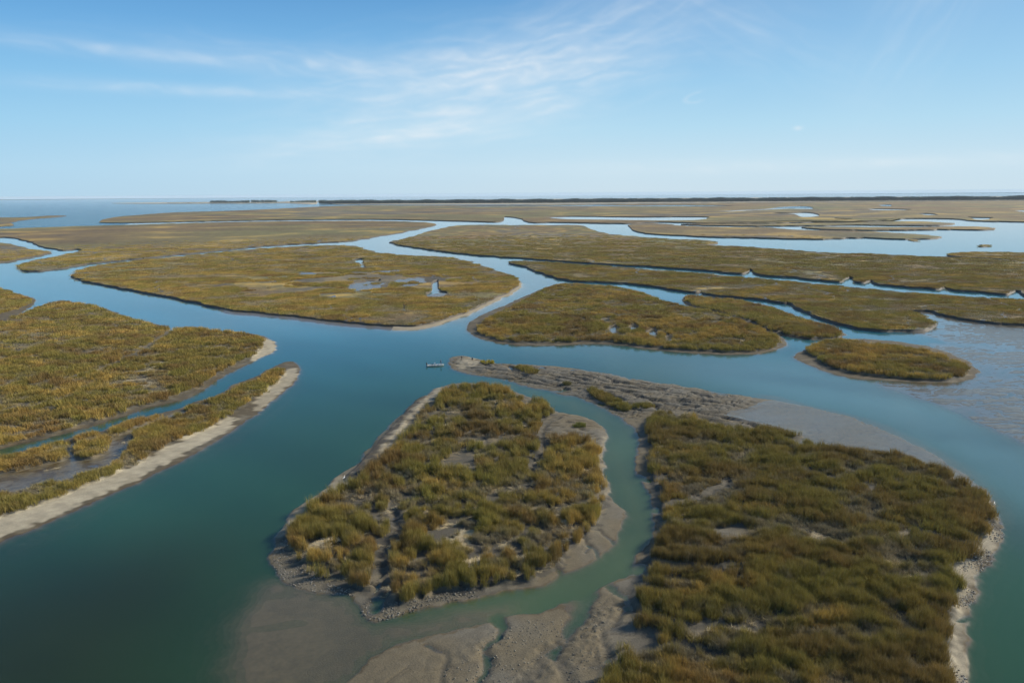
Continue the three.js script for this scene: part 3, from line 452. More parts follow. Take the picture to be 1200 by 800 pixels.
far.north = platform('long broad marsh island above the straight narrow ditch with a rounded point', [[458, 284], [470, 281], [490, 275], [520, 267], [545, 264], [600, 264], [640, 264], [688, 265.5], [694, 269], [705, 273], [730, 276], [760, 278.5], [800, 281], [822, 281.5], [840, 284], [830, 287], [880, 290], [930, 294], [990, 298], [1010, 297.5], [1060, 300], [1110, 302], [1200, 306], [1500, 322], ...ditchBottom]);
far.middle = platform('marsh island between the straight ditch and the wide wet tidal flat', [[597, 307.5], [620, 306.5], [660, 309.3], [720, 313.5], [780, 318], [840, 323], [900, 328.6], [960, 334.2], [1020, 340.2], [1080, 344.8], [1140, 349.6], [1200, 352.8], [1500, 376], [1500, 397], [1200, 380.5], [1150, 377], [1110, 369.5], [1085, 364], [1063, 365], [1080, 371], [1092, 380], [1085, 386], [1050, 387.5], [1020, 386.5], [1000, 383], [975, 377], [950, 367.5], [935, 361], [927, 356.5], [924, 354], [919, 355], [900, 352], [870, 349], [840, 346], [823, 343], [821, 341], [817, 342.5], [800, 341], [770, 336], [740, 332.5], [700, 330.5], [665, 328], [640, 322], [620, 314]]);
far.home = platform('oval marsh island with small pools and glinting mud in its middle, sand rim along one end', [[85, 323], [90, 319], [110, 313], [150, 307], [200, 302], [250, 297], [300, 292], [350, 289], [400, 288], [420, 290], [440, 296], [455, 298], [475, 300], [500, 301], [530, 303], [560, 311], [590, 321], [606, 327], [609, 331], [603, 337], [590, 345], [570, 354], [545, 366], [520, 374.5], [490, 381.5], [460, 382], [430, 380], [400, 377], [370, 374], [350, 371], [320, 368], [300, 366], [280, 365], [260, 361], [240, 357], [220, 352], [190, 346], [160, 341], [130, 335], [105, 330]], { holes: [[[412, 304.5], [420, 303], [428, 303.5], [426, 308], [429, 314], [425, 317], [420, 311]], [[496, 346], [504, 340], [508, 330], [514, 328], [516, 340], [527, 343], [522, 348], [505, 349.5]], [[405, 336], [420, 331], [440, 328.5], [448, 328], [440, 332], [424, 336], [412, 338]], [[470, 359], [476, 356], [479, 360], [475, 366], [471, 365]]] });
far.upper = platform('long golden marsh island with a notched bank beside the winding blue creek', [[22, 313], [35, 307], [70, 300], [95, 293.5], [90, 292], [70, 293], [50, 289], [30, 282], [10, 278.5], [-160, 277], [-160, 269], [0, 268.5], [40, 267], [100, 265], [160, 263.3], [250, 260.8], [350, 259.2], [450, 259.2], [500, 261], [511, 263], [500, 266], [470, 272], [440, 277], [410, 282], [380, 284], [340, 286], [300, 289], [250, 294], [200, 299], [150, 304], [100, 309], [70, 314], [45, 317], [28, 317]], { amp: 0.25, mat: M.canopyFar });
far.point = platform('low marsh point ending in a tip at the bend of the blue creek', [[-160, 286], [0, 285], [15, 286.5], [30, 291], [50, 294], [58, 296], [45, 299], [25, 303], [0, 307], [-160, 318]], { amp: 0.25 });
far.plain = platform('far marsh plain of brown grass with scattered ponds below the dark tree line', [[115, 260], [130, 255.5], [170, 251.5], [200, 249.3], [260, 247.5], [320, 245], [370, 242.4], [420, 240.7], [480, 240.9], [575, 240.6], [640, 240], [720, 239.3], [800, 238.4], [900, 237.2], [1000, 236.4], [1200, 235.2], [1500, 233.4], [1500, 268], [1200, 260], [1140, 258.6], [1125, 256.8], [1080, 256], [1055, 256.4], [1040, 258], [1000, 259], [960, 260], [900, 261.5], [830, 261.5], [770, 260.3], [735, 261.8], [700, 261.5], [650, 260.5], [617, 260], [612, 257], [600, 254.5], [590, 254.5], [592, 257], [585, 259.6], [550, 259.4], [500, 258], [450, 257], [400, 257], [300, 258], [200, 260], [130, 261]], {
  amp: 0.14, y: 1.4, mat: M.canopyFar, holes: [[[640, 255], [660, 253.6], [700, 253.6], [750, 254.2], [800, 253.9], [831, 254.8], [826, 257], [790, 258.6], [750, 258.4], [700, 257.6], [660, 257]], [[842, 247.6], [865, 246], [900, 244.4], [915, 242.4], [950, 242.2], [954, 244.4], [920, 245], [880, 246.8], [855, 248]], [[905, 249.6], [930, 249.2], [936, 249], [950, 249.2], [961, 252.4], [950, 254.5], [938, 254], [932, 251.4], [915, 250.4]], [[1075, 250.4], [1090, 250.2], [1100, 251.8], [1085, 252.2]], [[1131, 254.3], [1145, 254.6], [1164, 255.4], [1160, 257.2], [1142, 257.4], [1140, 255.6]], [[1030, 240.4], [1046, 240.3], [1046, 241.3], [1032, 241.3]], [[1190, 246.8], [1240, 247.6], [1240, 249.4], [1195, 248]], [[640, 240.9], [680, 240.3], [700, 239.9], [740, 240.6], [800, 240.2], [860, 241.3], [800, 241.9], [700, 241.8], [600, 241.9], [560, 242.2], [520, 241.7]], [[992, 258.6], [1020, 257.4], [1040, 258.8], [1020, 259.8]], [[975, 255.8], [1000, 256.4], [985, 257]], [[1018, 245], [1070, 245.6], [1060, 246.4], [1020, 245.8]]] });
far.strand = platform('thin marsh finger reaching into the bright bay, narrower of the two', [[800, 263], [860, 262.6], [920, 262.6], [960, 261.6], [1000, 261], [1030, 259.8], [1085, 260], [1100, 260.9], [1118, 262.2], [1105, 263.9], [1060, 264.2], [1000, 263.6], [940, 264.6], [860, 264.6]], { amp: 0.12, y: 1.3, mat: M.canopyFar });
far.finger = platform('long thin marsh finger reaching farthest into the bright bay', [[940, 266.6], [985, 266.2], [1030, 266.6], [1080, 266.4], [1140, 265.8], [1158, 266.8], [1166, 268.3], [1150, 269.2], [1110, 268.8], [1060, 269.6], [1010, 269.6], [970, 268.9]], { amp: 0.12, y: 1.3, mat: M.canopyFar });
far.wing = platform('flat marsh island with a ragged pointed end between the winding creek and the bright bay', [[737, 264], [745, 262.4], [780, 262.6], [800, 264.8], [860, 266.6], [900, 266.8], [925, 269.2], [960, 270.2], [1000, 271], [1030, 272.2], [1060, 274], [1090, 276.2], [1102, 278.2], [1090, 279.3], [1050, 280], [1020, 278.6], [1000, 278.6], [960, 280], [930, 279.8], [880, 278.6], [830, 277.6], [800, 276], [770, 274.6], [745, 271], [738, 267.5]], { amp: 0.15, y: 1.2, mat: M.canopyFar });
far.shore = platform('low dark marsh tongue at the edge of the bright bay', [[1108, 298.5], [1130, 296.4], [1165, 296], [1200, 296.6], [1500, 302], [1500, 318], [1200, 306.3], [1180, 304.3], [1150, 302.4], [1128, 301.4]], { amp: 0.15 });
far.lump = platform('tiny dark marsh hummock alone off the ragged island point in the bay', [[1067, 281], [1074, 280.6], [1077, 281.4], [1072, 282.2], [1067, 281.9]], { amp: 0.03, y: 0.6 });
far.lumpB = platform('tiny dark marsh hummock alone in the open bay off the low dark tongue', [[1150, 287.2], [1158, 286.8], [1161, 287.8], [1155, 288.8], [1150, 288.4]], { amp: 0.03, y: 0.6 });
far.seaward = platform('low brown marsh bank at the mouth of the blue creek beside the open sea', [[-160, 256], [0, 255], [30, 254.6], [55, 253], [76, 253], [60, 254.8], [40, 256.3], [22, 258.5], [11, 261.3], [15, 263.8], [0, 265.2], [-160, 267]], { amp: 0.15, y: 1.2, mat: M.canopyFar });
platform('low sandy barrier spit with tree clumps on the sea horizon', [[130, 238.2], [180, 237.4], [250, 236.8], [320, 236.6], [372, 236.2], [372, 238.2], [330, 238], [280, 238.4], [220, 238.6], [170, 238.7]], { amp: 0.06, y: 1.8, kind: 'barrier_island', cat: 'sand spit', mat: M.sand, bank: M.sand });
platform('long wooded barrier island behind the marsh plain', [[371, 235.9], [480, 234.8], [600, 233.6], [800, 232.2], [1000, 231], [1200, 230], [1500, 228.2], [1500, 233.2], [1200, 234.9], [1000, 236.1], [800, 238], [640, 239.4], [480, 239.9], [420, 239.4], [385, 238.9]], { amp: 0.05, y: 2.2, kind: 'barrier_island', cat: 'barrier island', mat: M.sand, bank: M.sand });
// sand rims of the oval island and the creek mouth bars
function flatSheet(name, label, cat, px, y, mat, amp = 0.3) { const g = new THREE.Group(), poly = ring(px, amp); top(g, name, label, cat, { kind: 'structure' }); child(g, 'surface', plateau(poly, [], y), mat); child(g, 'edge', skirt(poly, [[0, y], [2.5, -0.15], [7, -0.8], [14, -2.9]]), mat); return g; }
flatSheet('sand_beach', 'pale sand rim along the rounded end of the oval marsh island', 'sand beach', [[462, 381], [490, 380], [518, 373], [545, 364], [572, 351], [596, 339], [607, 330], [610, 331], [604.5, 338], [591, 346], [570, 355.8], [545, 367.4], [520, 376.3], [492, 383.6], [465, 384]], 0.3, M.rim, 0.25);
flatSheet('mud_margin', 'narrow brown mud margin under the long bank of the oval marsh island', 'mud bank', [[255, 358], [285, 363], [330, 367], [380, 373], [430, 378.5], [465, 381], [462, 384], [430, 382.5], [390, 378.5], [340, 372.5], [300, 368], [275, 367]], 0.25, M.flat, 0.25);

creeklets(far.north, 34, 71); creeklets(far.middle, 26, 72); creeklets(far.home, 26, 73); creeklets(far.upper, 22, 74); creeklets(far.point, 4, 75); creeklets(far.wing, 8, 76);
console.log('far done');
// ───────────────────────── marsh grass ─────────────────────────
function clump(seed, R, n, w, { lie = false, lean = 0.35 } = {}) {   // a tuft of bent blades one metre tall
  const r = rng(seed), p = [], c = [];
  for (let i = 0; i < n; i++) {
    const a = r() * Math.PI * 2, d = R * Math.sqrt(r()), x = Math.cos(a) * d, z = Math.sin(a) * d, b = r() * Math.PI * 2, t = 0.72 + 0.5 * r();
    let h = 0.6 + 0.5 * r(), out = lean * (0.25 + r()), bx = Math.cos(b), bz = Math.sin(b);
    const s = r() * Math.PI, ww = w * (0.7 + 0.6 * r()), sx = (Math.cos(s) * ww) / 2, sz = (Math.sin(s) * ww) / 2;
    let P;
    if (lie) { const l = 0.5 + 0.7 * r(), y0 = 0.02 + 0.07 * r(), y1 = 0.03 + 0.1 * r(), qx = -bz * ww * 0.5, qz = bx * ww * 0.5; P = [[x - qx, y0, z - qz], [x + qx, y0, z + qz], [x + bx * l * 0.5 - qx, y1 + 0.03, z + bz * l * 0.5 - qz], [x + bx * l * 0.5 + qx, y1 + 0.03, z + bz * l * 0.5 + qz], [x + bx * l, y1, z + bz * l]]; }
    else P = [[x - sx, 0, z - sz], [x + sx, 0, z + sz], [x + bx * out * 0.35 - sx * 0.85, h * 0.6, z + bz * out * 0.35 - sz * 0.85], [x + bx * out * 0.35 + sx * 0.85, h * 0.6, z + bz * out * 0.35 + sz * 0.85], [x + bx * out, h, z + bz * out]];
    const warm = 0.9 + 0.2 * r();
    for (const k of [0, 1, 2, 1, 3, 2, 2, 3, 4]) { p.push(...P[k]); c.push(t * warm, t, t * (2 - warm)); }
  }
  const g = new THREE.BufferGeometry(); g.setAttribute('position', new THREE.Float32BufferAttribute(p, 3)); g.setAttribute('color', new THREE.Float32BufferAttribute(c, 3)); g.computeVertexNormals(); return g;
}
const tiers = [   // nearer grass is set as small tufts, farther grass as wider ones
  { r0: 0, r1: 125, cell: 0.43, g: [1, 2, 3].map((k) => clump(k, 0.45, 34, 0.032, { lean: 0.55 })), tall: 1.25 }, { r0: 125, r1: 205, cell: 0.6, g: [4, 5, 6].map((k) => clump(k, 0.65, 36, 0.048, { lean: 0.6 })), tall: 1.25 },
  { r0: 205, r1: 335, cell: 0.95, g: [7, 8].map((k) => clump(k, 1.0, 42, 0.075, { lean: 0.7 })), tall: 1.1 }, { r0: 335, r1: 580, cell: 1.65, g: [9, 10].map((k) => clump(k, 1.7, 44, 0.14, { lean: 0.8 })), tall: 0.95 }, { r0: 580, r1: 1050, cell: 3.3, g: [11, 12].map((k) => clump(k, 3.2, 44, 0.3, { lean: 1 })), tall: 0.8 },
];
const G3 = { gold: [0.44, 0.31, 0.085], olive: [0.28, 0.23, 0.06], brown: [0.24, 0.155, 0.06], green: [0.27, 0.25, 0.055], grey: [0.31, 0.265, 0.175], rust: [0.33, 0.2, 0.065] };
function grassColour(x, z, v, rnd, east) {
  const a = fbm(x / 46, z / 46, 3), b = noise(x / 11 + 5, z / 9), e = noise(x / 3.4, z / 3 + 8);
  let c = mix3(G3.olive, G3.gold, smooth(-0.15, 0.4, a + 0.6 * b + 0.35 * e - 0.3 * east));
  c = mix3(c, G3.brown, (0.8 - 0.25 * Math.max(0, east)) * smooth(0.05, 0.45, noise(x / 19 + 60, z / 14) + 0.4 * e + 0.15 * east));
  c = mix3(c, G3.green, (0.45 - 0.2 * east) * smooth(0.15, 0.5, noise(x / 12 - 20, z / 9) + 0.3 * e));
  c = mix3(c, G3.rust, (0.5 - 0.3 * Math.max(0, east)) * smooth(0.25, 0.55, noise(x / 16 + 120, z / 12)));
  c = mix3(c, G3.grey, 0.8 * smooth(0.56, 0.34, v + 0.12 * e));
  const t = (0.75 + 0.5 * rnd) * (1 - 0.08 * east); return [c[0] * t, c[1] * t, c[2] * t];
}
const dummy = new THREE.Object3D(), tint = new THREE.Color();
let planted = 0;
function plant(parent, spots, geoms, name, material) {   // spots: [x, y, z, width, height, r, g, b]
  geoms.forEach((g, k) => {
    const mine = spots.filter((_, i) => i % geoms.length === k); if (!mine.length) return;
    const m = new THREE.InstancedMesh(g, material, mine.length); m.name = name; m.userData.kind = 'stuff'; m.castShadow = m.receiveShadow = true;
    mine.forEach((s, i) => { dummy.position.set(s[0], s[1], s[2]); dummy.rotation.set(0, (s[0] * 12.9898 + s[2] * 78.233) % 6.283, 0); dummy.scale.set(s[3], s[4], s[3]); dummy.updateMatrix(); m.setMatrixAt(i, dummy.matrix); m.setColorAt(i, tint.setRGB(s[5], s[6], s[7])); });
    parent.add(m); planted += mine.length;
  });
}
function inView(x, z) { const d = -z; return d > 40 && Math.abs(x) < d * 0.86 + 22; }
const strawSpots = [[585, 470, 2.2], [524, 499, 2.4], [532, 495, 1.6], [372, 640, 2.4], [384, 634, 1.8], [408, 618, 1.8], [535, 634, 2.6], [548, 626, 2], [622, 651, 1.6], [612, 655, 1.4], [545, 661, 1.4], [558, 655, 1.2], [680, 540, 1.2], [686, 552, 1], [560, 596, 1], [660, 612, 1.2], [172, 434, 2.6], [182, 430, 2], [190, 425, 2], [207, 400, 2], [150, 446, 1.6], [101, 470, 1.8], [185, 415, 1.6], [232, 398, 1.6], [66, 411, 1.6], [637, 367, 2.2], [640, 364, 1.6], [868, 390, 2.2], [880, 394, 2.6], [872, 400, 2.2], [885, 398, 1.8], [860, 380, 2], [915, 372, 2.2], [900, 366, 2], [885, 362, 1.8], [925, 377, 2], [970, 409, 3], [978, 411, 2.4], [966, 412, 2], [1014, 410, 2], [1046, 416, 2.4], [1008, 414, 1.2], [780, 524, 1.6], [772, 531, 1.6], [787, 519, 1.2], [1102, 563, 1.4], [1040, 660, 1.5], [1115, 633, 1.2], [1010, 640, 1]].map(([a, b, r]) => { const p = at(a, b, 0.8); return [p.x, p.z, r * 0.62]; });
const nearStraw = (x, z) => { for (const [a, b, r] of strawSpots) { const dx = x - a, dz = (z - b) * 0.8; if (Math.abs(dx) < r * 1.6 && Math.abs(dz) < r && Math.hypot(dx * 0.6, dz) < r * (0.75 + 0.35 * noise(x / 0.8, z / 0.8))) return true; } return false; };
const extraGrass = [   // small stands on the rilled spit
  [[601, 430], [618, 430.5], [631, 436], [627, 440], [612, 436]], [[688, 455], [702, 459], [722, 468], [741, 480], [732, 482], [712, 474], [692, 463]], [[752, 474], [768, 475], [764, 479], [752, 478]],
].map((p) => new Field(p, { margin: 4, y: 0.4 }));
const lying = [clump(21, 0.5, 26, 0.05, { lie: true }), clump(22, 0.5, 26, 0.05, { lie: true })], lyingWide = [clump(23, 0.9, 26, 0.12, { lie: true })];
for (const m of isles) {
  if (!m.marshF) continue;
  const r = rng(100 + m.id), thr = thresholds[m.key], straw = [], strawFar = [];
  for (const t of tiers.slice(0, 4)) {
    const spots = [], f = m.mudF;
    for (let z = Math.max(f.z0, -t.r1); z < Math.min(f.z1, -Math.max(50, t.r0 * 0.5)); z += t.cell) for (let x = f.x0; x < f.x1; x += t.cell) {
      const px = x + (r() - 0.5) * t.cell * 1.2, pz = z + (r() - 0.5) * t.cell * 1.2, d = Math.hypot(px, pz), q = r(), q2 = r(); if (d < t.r0 || d >= t.r1 || !inView(px, pz)) continue;
      if (f.get(px, pz) < -1) continue;
      const g = ground(px, pz); if (g.owner !== m.id) continue;
      let stand = g.marsh, extra = false; if (m.key === 'east') for (const e of extraGrass) { const k = e.get(px, pz); if (k > 0) { stand = Math.max(stand, k); extra = true; } }
      if (stand < 0.1 + 0.25 * q + (extra ? 0 : Math.max(0, 2.2 * noise(px / 2.4 + 17, pz / 2.4) + 1.2 * noise(px / 6, pz / 6 + 33)))) continue;
      if (!extra && nearStraw(px, pz)) { (t.r0 > 200 ? strawFar : straw).push([px, g.h, pz, 0.8 + 0.5 * q, 0.8 + q2, 0.42 + 0.1 * q, 0.33 + 0.1 * q, 0.19 + 0.07 * q]); continue; }
      if (g.bare > 0.45 + 0.3 * q || g.creek < 0.15 * q || (!extra && g.run > 0.35 + 0.4 * q)) { if (!extra && g.run > 0.35 && q2 > 0.9 && noise(px / 6 + 31, pz / 6) > 0.1) (t.r0 > 200 ? strawFar : straw).push([px, g.h, pz, 0.5 + 0.4 * q, 0.5 + q, 0.34 + 0.14 * q, 0.27 + 0.12 * q, 0.15 + 0.07 * q]); continue; }
      const mound = extra ? 1 : lerp(1, smooth(1.0, 0.25, g.gully), clamp(gullied[m.key] * 1.3));
      const edge = smooth(4, 0.5, stand), lvl = extra ? 0.6 : g.v + 0.22 * edge, k = smooth(thr - 0.05, thr + 0.05, lvl + 0.06 * (q - 0.5));
      if (k < 0.5) { if (!extra && noise(px / 5 + 31, pz / 5) > 0.28 && q2 > 0.35) (t.r0 > 200 ? strawFar : straw).push([px, g.h, pz, 0.7 + 0.5 * q, 0.6 + q2, 0.3 + 0.12 * q, 0.24 + 0.1 * q, 0.14 + 0.06 * q]); else if (q2 > (m.key === 'centre' ? 0.93 : 0.75)) spots.push([px, g.h - 0.03, pz, 0.7, 0.45 + 0.3 * q, ...grassColour(px, pz, 0.2, q2, 0)]); continue; }
      const tall = t.tall * (m.key === 'strip' ? 0.72 : m.key === 'centre' ? 1.15 : 1) * (extra ? 0.8 : 0.5 + 0.8 * smooth(thr, thr + 0.42, lvl)) * (0.4 + 0.85 * mound) * (0.88 + 0.24 * q) * (1 + 0.25 * noise(px / 1.9 + 3, pz / 1.6));
      spots.push([px, g.h - 0.05, pz, 0.9 + 0.3 * q2, tall, ...grassColour(px, pz, lvl, q2, m.key === 'east' ? 1 : 0)]);
    }
    plant(islandGroup[m.key], spots, t.g, 'grass', M.blade);
  }
  plant(islandGroup[m.key], straw, lying, 'dead_straw', M.straw); plant(islandGroup[m.key], strawFar, lyingWide, 'dead_straw', M.straw);
}
console.log('near grass', planted);
for (const [key, f] of Object.entries(far)) {
  const r = rng(300 + f.poly.length); let x0 = 1e9, x1 = -1e9, z0 = 1e9, z1 = -1e9;
  for (const [x, z] of f.poly) { x0 = Math.min(x0, x); x1 = Math.max(x1, x); z0 = Math.min(z0, z); z1 = Math.max(z1, z); }
  const straw = [];
  for (const t of tiers.slice(2)) {
    const spots = [];
    for (let z = Math.max(z0, -t.r1); z < Math.min(z1, -t.r0 * 0.6); z += t.cell) for (let x = x0; x < x1; x += t.cell) {
      const px = x + (r() - 0.5) * t.cell * 1.2, pz = z + (r() - 0.5) * t.cell * 1.2, d = Math.hypot(px, pz), q = r(), q2 = r();
      if (d < t.r0 || d >= t.r1 || !inView(px, pz) || !inside(f.poly, px, pz) || f.hs.some((h) => inside(h, px, pz))) continue;
      const v = clamp(0.55 + 0.4 * noise(px / 34, pz / 26) + 0.25 * noise(px / 9, pz / 7)), mudMid = key === 'home' ? smooth(1, 0.45, Math.hypot((px + 115) / 110, (pz + 470) / 90)) : 0;
      if (f.lines && f.lines.some((l) => Math.abs(px - l.c[0][0]) < 160 && Math.abs(pz - l.c[0][1]) < 160 && lineDist(l.c, px, pz, false) < l.w)) continue;
      if (nearStraw(px, pz)) { straw.push([px, f.y, pz, 1.4, 1.5, 0.55, 0.46, 0.3]); continue; }
      if (v - 0.36 * mudMid < 0.26 + 0.1 * q || (d > 580 && q2 < smooth(580, 1050, d))) continue;
      spots.push([px, f.y - 0.08, pz, 0.9 + 0.3 * q2, t.tall * (0.55 + 0.55 * smooth(0.2, 0.8, v)) * (0.85 + 0.3 * q), ...grassColour(px, pz, v, q2, key === 'middle' || key === 'north' ? 0.35 : -0.5)]);
    }
    plant(f.g, spots, t.g, 'grass', M.blade);
  }
  plant(f.g, straw, lyingWide, 'dead_straw', M.straw);
}
[[[336, 323], [352, 319], [368, 321], [376, 324], [360, 327], [345, 327]], [[402, 338], [420, 333], [444, 332], [450, 336], [432, 340], [412, 342]], [[462, 330], [480, 327], [498, 329], [490, 335], [470, 336]], [[484, 350], [500, 347], [526, 346], [528, 350], [508, 354], [490, 355]], [[374, 351], [392, 348], [404, 352], [390, 356], [376, 356]], [[430, 354], [446, 351], [456, 355], [444, 359], [432, 358]], [[440, 318], [458, 315], [470, 318], [452, 321]]].forEach((q) => { const pl = ring(q, 1.6); child(far.home.g, 'mud_patch', plateau(pl, [], far.home.y + 0.02), M.flat); });
console.log('grass', planted);

// lone tussocks standing on open mud
{
  const spot = (px, py) => { const p = at(px, py, 0.5), g = ground(p.x, p.z); return [p.x, g.h - 0.05, p.z]; };
  [[571.5, 425, 2.3, 'bright yellow green grass tussock alone behind the people on the sandy spit', [0.36, 0.3, 0.05]], [679, 500, 1.5, 'round green grass tussock on the mud lobe of the teardrop island', [0.2, 0.2, 0.05]], [749, 477, 1.9, 'low olive grass tussock on the rilled mud beside the creek bend', [0.2, 0.18, 0.05]], [664, 451, 1.3, 'small dull grass tussock in the middle of the rilled mud spit', [0.18, 0.16, 0.06]]].forEach(([px, py, R, label, c], i) => {
    const parts = [], r = rng(500 + i), n = Math.round(R * 14);
    for (let k = 0; k < n; k++) { const a = r() * 6.283, d = Math.sqrt(r()) * R * 0.85, g = clump(600 + (k % 5), 0.4, 18, 0.07).applyMatrix4(new THREE.Matrix4().compose(new THREE.Vector3(Math.cos(a) * d * 1.25, 0, Math.sin(a) * d), new THREE.Quaternion().setFromEuler(new THREE.Euler(0, r() * 6, 0)), new THREE.Vector3(1, 1.35 * (1 - 0.45 * (d / R) ** 2), 1))); parts.push(g); }
    const m = new THREE.MeshPhysicalMaterial({ ...{ roughness: 0.8, transmission: 0.3, thickness: 0, ior: 1.3, side: THREE.DoubleSide, specularIntensity: 0.35, vertexColors: true }, color: new THREE.Color().setRGB(...c) });
    const o = new THREE.Mesh(mergeGeometries(parts), m); o.castShadow = o.receiveShadow = true; o.position.set(...spot(px, py)); top(o, 'grass_tussock', label, 'tussock', { group: 'tussocks on open mud' });
  });
}

// oyster shells and clods along the shores
{
  const shell = (seed) => { const g = mergeVertices(new THREE.IcosahedronGeometry(1, 1).deleteAttribute('normal').deleteAttribute('uv')), r = rng(seed), p = g.attributes.position; for (let i = 0; i < p.count; i++) { const k = 0.6 + 0.7 * r(); p.setXYZ(i, p.getX(i) * k, p.getY(i) * k * 0.75, p.getZ(i) * k); } const f = g.toNonIndexed(); f.computeVertexNormals(); return f; };
  const kinds = [shell(1), shell(2), shell(3)];
  const beds = [
    ['oyster_bed', 'pale and dark oyster clusters along the outer shore of the large dark marsh', [[[1158, 598], [1170, 602], [1177, 618], [1174, 634], [1160, 632], [1164, 615]], [[1140, 655], [1158, 645], [1166, 650], [1156, 664], [1140, 670], [1126, 668]], [[1128, 690], [1140, 692], [1142, 702], [1132, 720], [1122, 712]], [[1118, 782], [1130, 785], [1132, 830], [1118, 830]]], 0.075, 15, [[0.42, 0.4, 0.33], [0.26, 0.24, 0.2], [0.08, 0.075, 0.06], [0.06, 0.055, 0.05]]],
    ['oyster_bed', 'dark oyster clods along the muddy toe of the teardrop island', [[[424, 712], [440, 704], [470, 708], [520, 698], [560, 690], [560, 697], [510, 709], [465, 721], [441, 727], [428, 722]]], 0.1, 11, [[0.11, 0.1, 0.08], [0.17, 0.155, 0.12], [0.06, 0.056, 0.045]]],
    ['oyster_bed', 'grey shell rubble round the blunt grassy end of the teardrop island', [[[322, 640], [334, 632], [338, 655], [360, 670], [395, 689], [415, 694], [412, 700], [370, 693], [345, 687], [328, 675], [320, 660]]], 0.085, 9, [[0.22, 0.2, 0.16], [0.15, 0.135, 0.105], [0.08, 0.072, 0.056]]],
    ['mud_clods', 'crumbling mud clods on the creeklet-cut flat below the teardrop island', [[[520, 790], [545, 765], [575, 745], [600, 735], [650, 725], [670, 735], [640, 770], [610, 800], [520, 830]], [[690, 720], [715, 702], [730, 712], [712, 740], [705, 770], [690, 830], [660, 830], [668, 780]]], 0.07, 4, [[0.16, 0.14, 0.1], [0.2, 0.175, 0.125], [0.12, 0.105, 0.08]]],
    ['mud_clods', 'dark mud clods and shell scattered over the rilled spit', [[[560, 425], [690, 436], [800, 454], [880, 467], [850, 485], [780, 482], [700, 470], [600, 445]]], 0.1, 0.9, [[0.13, 0.115, 0.09], [0.08, 0.07, 0.055], [0.2, 0.18, 0.14]]],
  ];
  beds.forEach(([name, label, polys, size, density, cols], b) => {
    const r = rng(800 + b), spots = [];
    for (const px of polys) { const f = new Field(px, { margin: 3 }); const cell = 1 / Math.sqrt(density);
      for (let z = f.z0; z < f.z1; z += cell) for (let x = f.x0; x < f.x1; x += cell) { const X = x + (r() - 0.5) * cell * 1.6, Z = z + (r() - 0.5) * cell * 1.6, q = r(), w = r(), c = cols[Math.floor(r() * cols.length)], d = f.get(X, Z); if (d < -0.4 * q || noise(X / 2.2 + 9, Z / 2.2) + 0.3 < q * 0.6 - 0.25) continue; const g = ground(X, Z); if (g.h < -0.12) continue; const s = size * (0.5 + 1.1 * w * w + 0.3 * q); spots.push([X, g.h + s * 0.2, Z, s, s, ...c]); } }
    const g = new THREE.Group(); top(g, name, label, name === 'oyster_bed' ? 'oyster bed' : 'mud clods', { kind: 'stuff' }); plant(g, spots, kinds, name === 'oyster_bed' ? 'shells' : 'clods', M.oyster);
  });
}

